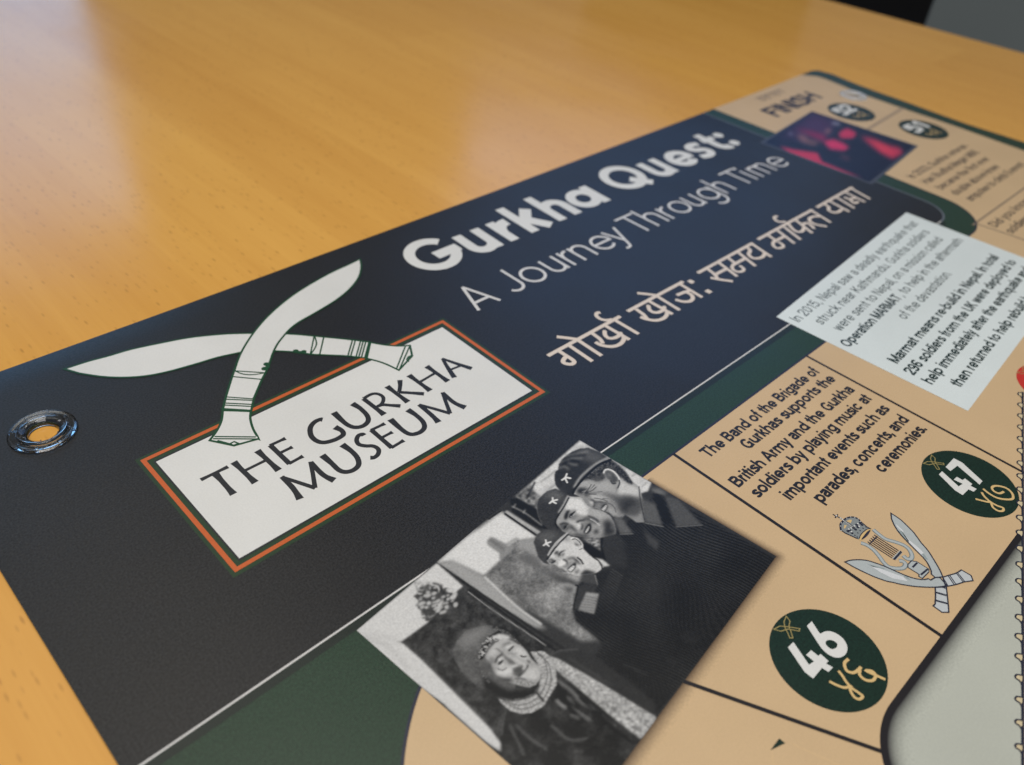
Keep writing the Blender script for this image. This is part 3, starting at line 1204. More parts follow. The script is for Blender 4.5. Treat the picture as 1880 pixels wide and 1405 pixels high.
        wd = .47
    elif c == '3':
        ln((h, .54), (.10, .66), (.23, Cc + .004), (.37, .64), (.37, .48), (.20, .385), sm=4)
        ln((.20, .385), (.38, .33), (.41, .18), (.32, .05), (.20, B - .003), (.08, .06), (h, .19), sm=4)
        wd = .47
    elif c == '5':
        ln((.43, Cc), (.11, Cc), (.06, .34))
        ln((.06, .36), (.20, .45), (.36, .40), (.41, .24), (.35, .08), (.21, B - .004), (.08, .05), (h, .18), sm=4)
        wd = .47
    elif c in '69':
        s6 = 1 if c == '6' else -1
        y0 = .235 if c == '6' else .485
        el(.235, y0, .235 - h, .235 - h, 0, 360)
        if c == '6':
            ln((.43, .56), (.36, .66), (.25, Cc), (.11, .62), (h, .40), (h, .25), sm=4)
        else:
            ln((.04, .16), (.11, .06), (.22, B), (.36, .10), (.47 - h, .32), (.47 - h, .47), sm=4)
        wd = .47
    GL[(c, w)] = (k, wd)
    return GL[(c, w)]


def set_text(inkobj, body, x0, x1, y, xs=None, ys=None, ang=0.0, weight=0.09, align='fit'):
    """a line of text from x0 to x1 on baseline y"""
    vs, fs, pen = [], [], 0.0
    for c in body:
        if c == ' ':
            pen += 0.27
            continue
        k, wd = glyph(c, weight)
        b = len(vs)
        vs += [(q[0] + pen, q[1]) for q in k.v]
        fs += [tuple(b + i for i in f) for f in k.f]
        pen += wd + 0.185 - weight * 0.95
    v = np.array(vs)
    mn, mxx = v[:, 0].min(), v[:, 0].max()
    sx = (x1 - x0) / (mxx - mn)
    lx, ly = (v[:, 0] - mn) * sx, v[:, 1] * ys
    c, s = math.cos(ang), math.sin(ang)
    pts = np.column_stack([x0 + lx * c - ly * s, y + lx * s + ly * c])
    # overlapping strokes of a glyph sit a hair apart in height
    b = len(inkobj.v)
    zz = []
    for ch in body:
        if ch != ' ':
            zz += [q[2] for q in glyph(ch, weight)[0].v]
    inkobj.v += [(p[0], p[1], z) for p, z in zip(pts, zz)]
    inkobj.f += [tuple(b + i for i in f) for f in fs]


CAPH = 0.72
body = Ink()
ysc = 0.0246 / CAPH
for t, x0, x1, y in (('The Band of the Brigade of', 1.0365, 1.4240, 0.4632), ('Gurkhas supports the', 1.1115, 1.4285, 0.4290), ('British Army and the Gurkha', 1.0165, 1.4265, 0.3870),
                     ('soldiers by playing music at', 1.0220, 1.4285, 0.3508), ('important events such as', 1.0600, 1.4280, 0.3125), ('parades, concerts, and', 1.0960, 1.4265, 0.2730), ('ceremonies.', 1.2485, 1.4280, 0.2380)):
    set_text(body, t, x0, x1, y, ys=ysc, weight=0.146)
body.build('board_text', I_TEXT, track, 3)

# white information card, laid out a little askew
ca = 0.060
card_pts = [(1.5260, 0.6309), (2.2748, 0.6815), (2.2960, 0.2600), (1.5465, 0.2095)]
card = Ink().fill(card_pts).build('information_card', I_CARD, banner, 5)
ct = Ink()
ysc = 0.0245 / CAPH
for t, x0, x1, y, wgt in (('In 2015, Nepal saw a deadly earthquake that', 1.5475, 2.2380, 0.5868, 0.085), ('struck near Kathmandu. Gurkha soldiers', 1.5810, 2.2170, 0.5485, 0.085), ('were sent to Nepal, on a mission called', 1.5920, 2.2060, 0.5092, 0.085),
                          ('of the devastation.', 1.7560, 2.0480, 0.4375, 0.085), ('Marmat means re-build in Nepal. In total', 1.5800, 2.2370, 0.3722, 0.136), ('296 soldiers from the UK were deployed to', 1.5695, 2.2500, 0.3312, 0.136),
                          ('help immediately after the earthquake and', 1.5705, 2.2420, 0.2926, 0.136), ('then returned to help rebuild homes.', 1.6080, 2.1950, 0.2500, 0.136)):
    set_text(ct, t, x0, x0 + (x1 - x0) / math.cos(ca), y, ys=ysc, ang=ca, weight=wgt)
set_text(ct, 'Operation MARMAT', 1.5515, 1.8390, 0.4672, ys=ysc, ang=ca, weight=0.136)
set_text(ct, ', to help in the aftermath', 1.8450, 2.2480, 0.4672 + 0.2935 * math.tan(ca), ys=ysc, ang=ca)
ct.build('card_text', I_CARDTEXT, card, 6)

# far end of the track
ft = Ink()
for t, x0, x1, y in (('In 2023, Gurkha veteran', 2.511, 2.915, 0.7700), ('Hari Budha Magar MBE', 2.511, 2.899, 0.7260), ('became the first ever', 2.511, 2.874, 0.6820), ('double above-knee', 2.511, 2.838, 0.6380), ('amputee to climb Everest', 2.511, 2.930, 0.5940)):
    set_text(ft, t, x0, x1, y, ys=0.026 / CAPH, weight=0.105)
set_text(ft, 'Did you know that Gurkha', 2.404, 2.90, 0.4830, ys=0.026 / CAPH, weight=0.105)
set_text(ft, 'soldiers came from Nepal', 2.404, 2.90, 0.4400, ys=0.026 / CAPH, weight=0.105)
ft.build('board_text', I_TEXT, track, 3)
fi = Ink()
set_text(fi, 'FINISH', 2.580, 2.895, 1.2810, ys=0.072 / CAPH, ang=0.02, weight=0.150)
fi.build('finish_lettering', I_TEXT, track, 3)
fn = Ink()
fn.line([(2.665, 1.4230), (2.825, 1.4230)], 0.007)
for x in (2.69, 2.725, 2.752, 2.79, 2.815):
    fn.line([(x, 1.4230), (x, 1.395)], 0.006)
for x in (2.678, 2.712, 2.772):
    fn.line(arc(x, 1.404, 0.009, 60, 350, 12), 0.005)
fn.build('finish_nepali_lettering', I_BROWN, track, 3)


# number discs
def disc(cx, cy, r, layer=3):
    return Ink().dot(cx, cy, r, n=72).build('number_disc', I_DISC, track, layer)


def knives(par, cx, cy, layer):
    """small gold outline of crossed knives on the disc centred at cx, cy"""
    k = Ink()
    for pts in ([(238, 195), (222, 235), (230, 275), (248, 310), (262, 345), (284, 346), (270, 300), (256, 268), (264, 228)],
                [(152, 285), (195, 263), (245, 268), (332, 281), (328, 298), (250, 284), (200, 299)]):
        q = cp(1380, 1080, 3.76, pts)
        k.line([(x - 0.8330 + cx, y - 0.1158 + cy) for x, y in q], 0.0015, closed=True)
    k.build('crossed_knives', I_GOLDLINE, par, layer)


E46 = (1380, 1080, 3.76)
d46 = disc(0.8330, 0.1158, 0.0812)
n = Ink()
n.fill(cp(*E46, [(250, 410), (287, 373), (432, 547)[:2], (395, 530)]) if False else cp(*E46, [(250, 410), (287, 373), (395, 530), (430, 508), (375, 462), (410, 430), (460, 470), (475, 456), (530, 505), (513, 522), (560, 548), (530, 580), (484, 552), (424, 626), (365, 580)]))
n.build('numeral', I_WHITE, d46, 5)
n = Ink()
n.fill(smooth(cp(*E46, [(460, 335), (510, 300), (570, 308), (630, 350), (660, 410), (645, 460), (595, 482), (530, 460), (470, 400)]), 5, True), smooth(cp(*E46, [(515, 365), (550, 360), (590, 385), (580, 415), (545, 420), (512, 390)]), 5, True)[::-1])
n.fill(cp(*E46, [(380, 262), (414, 230), (468, 312), (510, 330), (470, 400), (455, 378)]))
n.build('numeral', I_WHITE, d46, 5)
n = Ink()
n.line(cp(*E46, [(598, 572), (625, 605), (650, 645), (690, 690), (735, 722), (765, 748), (740, 768), (705, 750), (680, 705), (685, 680), (640, 688), (590, 672), (535, 645)]), 0.0040, sm=5)
n.line(cp(*E46, [(668, 490), (640, 520), (655, 570), (700, 585), (735, 565), (755, 545)]), 0.0044, sm=5)
n.line(cp(*E46, [(748, 565), (745, 600), (785, 635), (835, 638), (855, 605), (830, 575), (790, 572), (850, 600), (922, 632)]), 0.0042, sm=5)
n.build('nepali_numeral', I_GOLD, d46, 5)
knives(d46, 0.8330, 0.1158, 5)
k_ = Ink()

E47 = (1480, 680, 4.683)
d47 = disc(1.3478, 0.1248, 0.0812)
n = Ink()
n.fill(cp(*E47, [(1140, 897), (1168, 870), (1340, 995), (1372, 975), (1310, 985)[:2], (1268, 942), (1295, 918), (1340, 946), (1365, 935), (1430, 985), (1415, 995), (1465, 1022), (1440, 1045), (1400, 1028), (1345, 1075), (1285, 1040)]) if False else
       cp(*E47, [(1140, 897), (1168, 870), (1310, 1000), (1345, 978), (1268, 942), (1295, 918), (1345, 946), (1365, 932), (1428, 980), (1412, 995), (1465, 1022), (1438, 1046), (1395, 1025), (1345, 1075), (1280, 1035)]))
n.build('numeral', I_WHITE, d47, 5)
n = Ink()
n.fill(cp(*E47, [(1198, 833), (1268, 758), (1340, 795), (1515, 955), (1490, 985), (1300, 822), (1240, 868)]))
n.build('numeral', I_WHITE, d47, 5)
n = Ink()
n.line(cp(*E47, [(1508, 1050), (1530, 1085), (1580, 1130), (1640, 1165), (1692, 1185), (1690, 1210), (1650, 1210), (1605, 1180), (1585, 1140), (1540, 1130), (1455, 1108)]), 0.0040, sm=5)
n.line(cp(*E47, [(1520, 1020), (1570, 1060), (1640, 1098), (1720, 1112), (1775, 1105), (1770, 1060), (1720, 1015), (1640, 995), (1598, 1008), (1612, 1040), (1660, 1060), (1700, 1045)]), 0.0042, sm=5)
n.build('nepali_numeral', I_GOLD, d47, 5)
knives(d47, 1.3478, 0.1248, 5)

for num, nep, cx_, cy_ in (('52', 0, 2.8530, 1.1560), ('51', 1, 2.9260, 0.9290)):
    d5 = disc(cx_, cy_, 0.0800)
    n = Ink()
    set_text(n, num, cx_ - 0.052, cx_ + 0.048, cy_ - 0.004, ys=0.060 / CAPH, weight=0.16)
    n.build('numeral', I_WHITE, d5, 5)
    n = Ink()
    n.line(smooth([(cx_ - .028, cy_ - .018), (cx_ - .030, cy_ - .034), (cx_ - .016, cy_ - .036), (cx_ - .006, cy_ - .030), (cx_ - .006, cy_ - .052)], 4), 0.0042)
    n.line(smooth([(cx_ + .006, cy_ - .022), (cx_ + .022, cy_ - .018), (cx_ + .024, cy_ - .034), (cx_ + .010, cy_ - .040), (cx_ + .028, cy_ - .052)], 4), 0.0042)
    n.build('nepali_numeral', I_GOLD, d5, 5)

# red disc peeping in at the edge
rd = Ink().dot(1.7760, 0.1150, 0.0800, n=60).build('number_disc', I_RED, track, 3)
rd['label'] = 'red number disc'
knives(rd, 1.7760, 0.1150, 5)

# perforated cream note printed across the right hand side
ND = np.array([0.8843 - 1.7003, -0.1344 - 0.1597])
ND = ND / np.hypot(*ND)
NN = np.array([ND[1], -ND[0]])                       # points to the left of the edge in the photo
if NN[0] > 0:
    NN = -NN
N0 = np.array([1.7003, 0.1597])
note = Ink().fill([tuple(N0), tuple(N0 + ND * 1.25), tuple(N0 + ND * 1.25 - NN * 0.28), tuple(N0 - NN * 0.28)]).build('perforated_note', I_TAN, banner, 5)
Ink().line([tuple(N0), tuple(N0 + ND * 1.25)], 0.0040).build('note_edge', I_NAVY, note, 6)
tab_i, tab_o = Ink(), Ink()
for k in range(31):
    c = N0 + ND * (0.008 + 0.0378 * k)
    q = to_px([c])[0]
    g_ = 0.62 + 0.38 * min(1, max(0, (q[1] - 720) / 450))

    def tp(a, b):
        return P(q[0] + a * g_, q[1] + b * g_)
    shape = [tp(-1, -3)] + smooth([tp(-5, -4), tp(-11, -4.5), tp(-14, -1.5), tp(-12.5, 2.5), tp(-7, 6), tp(-3, 11)], 4) + [tp(-1, 16)]
    tab_i.fill(shape)
    tab_o.line(shape, 0.0024)
    tab_o.fill([tp(0, 4), tp(-3, 9), tp(-3.2, 20), tp(0, 26)])
tab_i.build('note_teeth', ink('pale_tan', (0.58, 0.48, 0.30), 0.03), note, 6)
tab_o.build('note_teeth_outline', I_NAVY, note, 7)

# ------------------------------------------------------------------ band emblem: crown, lyre and crossed kukris
em = Ink()
EA = (1500, 900, 4.929)
EB = (1500, 930, 9.365)
EC = (1640, 960, 9.365)
kn1 = smooth(cp(*EB, [(480, 960), (570, 930), (700, 920), (850, 932), (1000, 975), (1200, 1050), (1400, 1140), (1600, 1220), (1740, 1255), (1850, 1262)]), 4) + cp(*EC, [(600, 965), (640, 990), (720, 945)]) + cp(*EC, [(800, 945), (920, 1085)]) + smooth(cp(*EC, [(850, 1100), (700, 1112), (500, 1108), (300, 1090), (100, 1055), (0, 1030)]), 3) + smooth(cp(*EB, [(1200, 1290), (1000, 1220), (800, 1130), (620, 1040)]), 3)
kn2 = smooth(cp(*EB, [(1270, 120), (1400, 205), (1491, 281), (1661, 451)]), 3) + smooth(cp(*EC, [(480, 350), (600, 490), (720, 680), (800, 820), (850, 935)]), 3) + cp(*EC, [(720, 945), (655, 890)]) + smooth(cp(*EC, [(650, 830), (600, 720), (520, 610), (380, 470)]), 3) + smooth(cp(*EB, [(1560, 620), (1440, 490), (1340, 350), (1280, 220)]), 3)
h1 = smooth(cp(*EC, [(850, 940), (960, 905), (1080, 870), (1170, 815)]), 3) + cp(*EC, [(1335, 910), (1370, 1000)]) + smooth(cp(*EC, [(1220, 1020), (1060, 1070), (900, 1100)]), 3)
h2 = smooth(cp(*EC, [(720, 1115), (725, 1250), (718, 1400)]), 3) + cp(*EA, [(1050, 1050), (1130, 1108), (1192, 1108)]) + smooth(cp(*EC, [(946, 1440), (930, 1280), (910, 1110)]), 3)
k1 = Ink().fill(kn2).fill(kn1).build('emblem', I_SILVER, track, 3)
k1['label'] = 'silver band badge'
Ink().fill(h2).fill(h1).build('emblem_handles', ink('silver_soft', (0.48, 0.50, 0.51), 0.04), k1, 4)
hl = Ink()
hl.fill(cp(*EB, [(900, 1010), (1060, 1060), (1300, 1150), (1480, 1210), (1560, 1290), (1300, 1240), (1080, 1130)]))
hl.fill(cp(*EC, [(130, 140), (260, 290), (420, 420), (520, 520), (500, 600), (380, 460), (250, 320)]))
hl.fill(cp(*EC, [(40, 20), (180, 150), (160, 160), (60, 70)]))
hl.build('blade_highlight', I_SILVERLT, k1, 4)
dk = Ink()
dk.fill(cp(*EB, [(860, 990), (1060, 1040), (1180, 1070), (1150, 1080), (960, 1040)]))
dk.fill(cp(*EC, [(50, 130), (150, 150), (270, 320), (240, 340), (130, 220)]))
dk.fill(cp(*EC, [(480, 540), (520, 530), (600, 640), (560, 630)])).fill(cp(*EC, [(160, 910), (240, 930), (300, 990), (230, 960)]))
dk.build('blade_shading', ink('silver_mid', (0.27, 0.32, 0.32), 0.04), k1, 4)
ol = Ink()
for c in (kn1, kn2, h1, h2):
    ol.line(c, 0.0021, closed=True)
for q in ([(800, 945), (920, 1085)], [(850, 940), (935, 1085)], [(940, 915), (1045, 1068)], [(965, 905), (1075, 1060)], [(1085, 875), (1205, 1025)], [(1105, 865), (1230, 1018)], [(720, 1190), (930, 1250)], [(718, 1205), (928, 1268)], [(720, 1330), (945, 1390)], [(718, 1345), (945, 1405)], [(820, 1105), (900, 1135)]):
    ol.line(cp(*EC, q), 0.0017)
ol.build('emblem_outline', I_NAVY, k1, 6)
# lyre
ly = Ink()
lw = 0.0105
arm_r = cp(*EB, [(965, 400), (1060, 480), (1180, 565), (1330, 610), (1480, 665), (1580, 740), (1630, 840), (1610, 905), (1540, 900), (1480, 850)])
arm_l = cp(*EB, [(755, 630), (860, 670), (970, 750), (1060, 850), (1140, 960), (1230, 1040), (1360, 1070), (1480, 1060), (1520, 1000), (1480, 950), (1410, 935)])
for a in (arm_r, arm_l):
    ly.line(a, 0.0076, sm=5)
lyre = ly.build('lyre', I_SILVERDK, k1, 4)
l2 = Ink()
for a in (arm_r, arm_l):
    l2.line(a, 0.0046, sm=5)
l2.fill(cp(*EC, [(250, 720), (310, 660), (400, 670), (610, 800), (610, 850), (500, 960), (440, 930), (440, 890), (250, 770)]))
l2.fill(cp(*EB, [(1290, 895), (1420, 760), (1470, 790), (1350, 930)]))
l2.build('lyre_body', I_SILVER, lyre, 5)
l3 = Ink()
l3.line(cp(*EC, [(250, 720), (310, 660), (400, 670), (610, 800), (610, 850), (500, 960), (440, 930), (440, 890), (250, 770)]), 0.0015, closed=True)
l3.line(cp(*EC, [(330, 770), (410, 690)]), 0.003).line(cp(*EC, [(470, 900), (590, 800)]), 0.003)
l3.line(cp(*EB, [(1310, 915), (1440, 770)]), 0.0016).line(cp(*EB, [(1330, 922), (1455, 785)]), 0.0018)
for k in range(6):
    t = k / 5
    a = (925 + (1030 - 925) * t, 655 + (530 - 655) * t)
    b = (1290 + (1400 - 1290) * t, 890 + (765 - 890) * t)
    l3.line(cp(*EB, [a, b]), 0.0018)
for k in range(5):
    t = k / 4
    a = (870 + 110 * t, 610 - 118 * t)
    l3.line(cp(*EB, [a, (a[0] + 35, a[1] + 28)]), 0.0020)
l3.line(cp(*EB, [(900, 655), (1035, 515)]), 0.0020)
l3.build('lyre_strings', I_NAVY, lyre, 6)
# crown
cr = Ink()
cr.fill(smooth(cp(*EB, [(400, 400), (392, 310), (430, 255), (500, 200), (600, 180), (700, 205), (760, 265), (850, 350), (930, 395), (870, 470), (780, 580), (720, 570), (600, 520), (480, 460)]), 4, True))
crown = cr.build('crown', ink('crown_grey', (0.22, 0.24, 0.24), 0.04), k1, 4)
c2 = Ink()
c2.fill(smooth(cp(*EB, [(720, 560), (760, 480), (850, 400), (920, 385), (930, 410), (860, 510), (760, 590)]), 4, True))
c2.fill(cp(*EB, [(500, 255), (560, 230), (600, 235), (580, 290)])).fill(cp(*EB, [(455, 375), (470, 320), (510, 330), (480, 385)]))
c2.build('crown_gold', I_GOLD, crown, 5)
c3 = Ink()
c3.fill(smooth(cp(*EB, [(760, 575), (800, 510), (870, 430), (920, 410), (870, 500), (800, 560)]), 4, True))
c3.line(cp(*EB, [(410, 420), (400, 320), (440, 260), (510, 205), (600, 185), (690, 210), (745, 260)]), 0.0030, sm=4)
c3.line(cp(*EB, [(700, 560), (600, 515), (480, 460), (410, 410)]), 0.0020).line(cp(*EB, [(745, 260), (850, 350), (930, 395)]), 0.0020)
c3.line(cp(*EB, [(720, 560), (760, 480), (850, 400), (925, 385)]), 0.0014, sm=4)
for a, b in ((560, 410), (620, 370), (680, 320), (740, 290), (600, 460), (660, 400), (700, 360), (770, 320), (530, 430)):
    q = cp(*EB, [(a, b)])[0]
    c3.dot(q[0], q[1], 0.0024)
for a, b in ((650, 500), (700, 460), (740, 420), (790, 380), (690, 530), (840, 360)):
    q = cp(*EB, [(a, b)])[0]
    c3.dot(q[0], q[1], 0.0012)
c3.line(cp(*EB, [(380, 190), (640, 370)]), 0.0030)
c3.line(cp(*EB, [(270, 140), (390, 200)]), 0.0022).line(cp(*EB, [(310, 200), (355, 140)]), 0.0022)
c3.build('crown_outline', I_NAVY, crown, 6)
c4 = Ink()
for k in range(9):
    t = k / 8
    a = smooth(cp(*EB, [(410, 420), (400, 320), (440, 260), (510, 205), (600, 185), (690, 210), (745, 260)]), 4)
    q = a[int(t * (len(a) - 1))]
    c4.dot(q[0], q[1], 0.0009)
for a, b in ((545, 395), (585, 375), (640, 340), (700, 300), (590, 440), (720, 345), (400, 205), (430, 225), (330, 165)):
    q = cp(*EB, [(a, b)])[0]
    c4.dot(q[0], q[1], 0.0014)
c4.line(cp(*EB, [(420, 225), (620, 362)]), 0.0010)
c4.build('crown_pearls', I_WHITE, crown, 7)

# ------------------------------------------------------------------ the printed photographs (painted on a fine grid)


class Canvas:
    """a small soft-edged painter in photo-pixel space"""

    def __init__(s, x0, y0, x1, y1, base):
        s.x0, s.y0 = x0, y0
        s.h, s.w = y1 - y0, x1 - x0
        s.a = np.zeros((s.h, s.w, 3)) + np.asarray(base, float)
        s.gx, s.gy = np.meshgrid(np.arange(x0, x1) + .5, np.arange(y0, y1) + .5)
        s.clip = None

    @staticmethod
    def blur(m, r):
        k = max(1, int(round(r)))
        for _ in range(2):
            for ax in (0, 1):
                c = np.cumsum(np.pad(m, [(k + 1, k) if i == ax else (0, 0) for i in (0, 1)], mode='edge'), axis=ax)
                n = m.shape[ax]
                hi = np.take(c, np.arange(2 * k + 1, 2 * k + 1 + n), axis=ax)
                lo = np.take(c, np.arange(0, n), axis=ax)
                m = (hi - lo) / (2 * k + 1)
        return m

    def mask(s, pts):
        p = np.array(pts, float)
        m = np.zeros((s.h, s.w), bool)
        n = len(p)
        for i in range(n):
            x1, y1 = p[i]
            x2, y2 = p[(i + 1) % n]
            if y1 == y2:
                continue
            a = max(0, int(min(y1, y2) - s.y0) - 1)
            b = min(s.h, int(max(y1, y2) - s.y0) + 2)
            if a >= b:
                continue
            gx, gy = s.gx[a:b], s.gy[a:b]
            c = (gy > min(y1, y2)) & (gy <= max(y1, y2))
            m[a:b] ^= c & (gx < x1 + (gy - y1) * (x2 - x1) / (y2 - y1))
        m = m.astype(float)
        for ax in (0, 1):
            m = 0.5 * m + 0.25 * (np.roll(m, 1, ax) + np.roll(m, -1, ax))
        return m

    def put(s, m, v, alpha=1.0):
        v = np.asarray(v, float)
        if v.ndim == 0 or v.shape == (3,):
            v = np.broadcast_to(v, (3,))
        if s.clip is not None:
            m = m * s.clip
        ys, xs = np.nonzero(m > 0.002)
        if len(ys) == 0:
            return
        sl = (slice(ys.min(), ys.max() + 1), slice(xs.min(), xs.max() + 1))
        mm = (m[sl] * alpha)[..., None]
        s.a[sl] = s.a[sl] * (1 - mm) + v * mm

    def poly(s, cr, pts, v, soft=0, alpha=1.0, sm=0):
        q = [(cr[0] + a / cr[2], cr[1] + b / cr[2]) for a, b in pts]
        if sm:
            q = smooth(q, sm, True)
        m = s.mask(q)
        if soft:
            m = s.blur(m, soft)
        s.put(m, v, alpha)
        return m

    def stroke(s, cr, pts, w, v, soft=0, alpha=1.0, sm=4):
        """w in photo pixels"""
        q = [(cr[0] + a / cr[2], cr[1] + b / cr[2]) for a, b in pts]
        if sm and len(q) > 2:
            q = smooth(q, sm)
        qa = np.array(q)
        pad = w + 3 * soft + 3
        xa, xb = int(max(0, qa[:, 0].min() - pad - s.x0)), int(min(s.w, qa[:, 0].max() + pad - s.x0 + 1))
        ya, yb = int(max(0, qa[:, 1].min() - pad - s.y0)), int(min(s.h, qa[:, 1].max() + pad - s.y0 + 1))
        m = np.zeros((s.h, s.w))
        if xa >= xb or ya >= yb:
            return m
        gx, gy = s.gx[ya:yb, xa:xb], s.gy[ya:yb, xa:xb]
        d = np.full(gx.shape, 1e9)
        for (x1, y1), (x2, y2) in zip(q[:-1], q[1:]):
            dx, dy = x2 - x1, y2 - y1
            l2 = dx * dx + dy * dy + 1e-9
            t = np.clip(((gx - x1) * dx + (gy - y1) * dy) / l2, 0, 1)
            d = np.minimum(d, np.hypot(gx - x1 - t * dx, gy - y1 - t * dy))
        ml = np.clip(w / 2 - d + 0.5, 0, 1)
        if soft:
            ml = s.blur(ml, soft)
        m[ya:yb, xa:xb] = ml
        s.put(m, v, alpha)
        return m

    def noise(s, scale, seed):
        r = np.random.default_rng(seed)
        h, w = int(s.h / scale) + 3, int(s.w / scale) + 3
        g = r.random((h, w))
        yy, xx = np.arange(s.h) / scale, np.arange(s.w) / scale
        y0, x0 = yy.astype(int), xx.astype(int)
        fy, fx = (yy - y0)[:, None], (xx - x0)[None, :]
        a = g[y0][:, x0] * (1 - fy) * (1 - fx) + g[y0 + 1][:, x0] * fy * (1 - fx) + g[y0][:, x0 + 1] * (1 - fy) * fx + g[y0 + 1][:, x0 + 1] * fy * fx
        return a - 0.5

    def add(s, m, n):
        s.a = np.clip(s.a + (m * n)[..., None], 4, 250)

    def sample(s, pp):
        x = np.clip(pp[:, 0] - s.x0 - .5, 0, s.w - 1.001)
        y = np.clip(pp[:, 1] - s.y0 - .5, 0, s.h - 1.001)
        x0, y0 = x.astype(int), y.astype(int)
        fx, fy = (x - x0)[:, None], (y - y0)[:, None]
        A = s.a
        return A[y0, x0] * (1 - fx) * (1 - fy) + A[y0, x0 + 1] * fx * (1 - fy) + A[y0 + 1, x0] * (1 - fx) * fy + A[y0 + 1, x0 + 1] * fx * fy


def photo_grid(name, corners, nx, ny, canvas, parent, layer, tone):
    """corners: left, top, right, bottom of the print, in banner units"""
    a, b, c, d = [np.array(q) for q in corners]
    s, t = np.meshgrid(np.linspace(0, 1, nx), np.linspace(0, 1, ny))
    s, t = s.ravel()[:, None], t.ravel()[:, None]
    xy = (a * (1 - s) + b * s) * (1 - t) + (d * (1 - s) + c * s) * t
    cols = tone(canvas.sample(to_px(xy)))
    fs = [(j * nx + i, j * nx + i + 1, (j + 1) * nx + i + 1, (j + 1) * nx + i) for j in range(ny - 1) for i in range(nx - 1)]
    return painted(name, [tuple(q) for q in xy], fs, cols, parent, layer)


# --- black and white photograph of laughing soldiers and an elderly man
cv = Canvas(600, 780, 1450, 1640, 58)
c1, c2_, c3_, c4_, c5_, c6_, c7_ = (640, 790, 2.285), (940, 800, 6.243), (960, 930, 6.243), (1150, 870, 6.243), (650, 1000, 6.243), (800, 1120, 4.7), (780, 890, 6.243)
# dark hillside behind the old man
m = cv.poly(c1, [(200, 880), (480, 650), (1300, 1200), (1200, 1500), (600, 1500)], 58, 1)
cv.add(m, cv.noise(9, 1) * 34 + cv.noise(2.5, 2) * 24)
# field seen through the window
m = cv.poly(c1, [(370, 560), (480, 452), (640, 338), (830, 440), (990, 620), (960, 780), (1060, 880), (1010, 930), (900, 880), (700, 735)], 126, 1)
cv.add(m, cv.noise(24, 3) * 56 + cv.noise(5, 4) * 34 + cv.noise(2, 5) * 34)
m = cv.poly(c1, [(700, 770), (760, 760), (980, 890), (1060, 880), (1010, 990), (860, 890)], 60, 3)
# sky
cv.poly(c7_, [(130, 900), (480, 600), (750, 420), (880, 325), (1270, 590), (1250, 612), (1190, 632), (1130, 627), (1100, 640), (1045, 612), (930, 690), (770, 607), (720, 640), (722, 690), (862, 785), (866, 870), (670, 1045), (560, 990), (400, 920), (300, 880)], 212, 2)
# tower and buildings
cv.poly(c7_, [(770, 607), (722, 640), (718, 685), (862, 785), (866, 870), (960, 800), (1045, 700), (940, 690)], 138, 1)
cv.stroke(c7_, [(760, 640), (900, 740)], 5, 108, 2)
cv.poly(c7_, [(930, 690), (1045, 612), (1060, 640), (960, 715)], 168, 1)
cv.poly(c7_, [(1045, 700), (1100, 640), (1240, 612), (1270, 720), (1310, 850), (1210, 780)], 150, 2)
m = cv.poly(c7_, [(1090, 800), (1230, 800), (1310, 880), (1330, 960), (1220, 940), (1060, 850)], 104, 3)
m = cv.poly(c7_, [(1290, 960), (1450, 1000), (1600, 1050), (1700, 1120), (1500, 1100), (1380, 1040)], 100, 4)
m = cv.poly(c7_, [(1420, 1040), (1560, 1060), (1740, 1110), (1720, 1180), (1560, 1130)], 82, 3)
cv.poly(c7_, [(1540, 1150), (1640, 1130), (1750, 1170), (1740, 1260), (1640, 1240)], 150, 2)
cv.poly(c7_, [(1590, 1170), (1700, 1180), (1690, 1250), (1610, 1230)], 92, 3)
# pale sill band along the glazing bar, bar itself
cv.poly(c7_, [(150, 895), (330, 870), (560, 1000), (680, 1060), (1050, 1400), (1400, 1660), (1250, 1640), (820, 1390)], 158, 3)
cv.stroke(c7_, [(690, 1065), (1050, 1400), (1330, 1600)], 4, 196, 1)
cv.stroke(c7_, [(120, 900), (870, 1410), (1600, 1890)], 5.5, 48, 0)
cv.stroke(c5_, [(1310, 545), (1600, 760), (1900, 960), (2200, 1160)], 2.0, 140, 0)
cv.stroke(c5_, [(1330, 520), (1880, 905), (2300, 1210)], 4, 40, 0)
# left pane sky
cv.poly(c1, [(20, 850), (370, 558), (480, 655), (440, 690), (330, 810), (222, 888), (100, 900)], 204, 1)
m = cv.poly(c5_, [(30, 1000), (530, 1120), (450, 1180), (250, 1130)], 176, 8)
# foliage against the sky
rg = np.random.default_rng(3)
for k in range(150):
    a, r_ = rg.random() * 6.28, rg.random() ** .6
    x, y = 930 + 210 * r_ * math.cos(a) * 1.05, 620 + 180 * r_ * math.sin(a)
    L_ = 20 + 40 * rg.random()
    b_ = rg.random() * 3.14
    cv.stroke(c5_, [(x, y), (x + L_ * math.cos(b_), y + L_ * math.sin(b_))], 2.4 + 3.8 * rg.random(), 44 + 40 * rg.random(), 1, .9, 0)
for k in range(50):
    x, y = 700 + 160 * rg.random(), 430 + 120 * rg.random()
    cv.stroke(c5_, [(x, y), (x + 50 * rg.random() - 20, y + 40 * rg.random() - 10)], 1.6, 110, 1, .6, 0)
for k in range(34):
    x, y = 770 + 130 * rg.random(), 760 + 110 * rg.random()
    cv.stroke(c5_, [(x, y), (x + 40 * rg.random(), y - 20 * rg.random())], 1.8 + 2 * rg.random(), 66, 1, .8, 0)
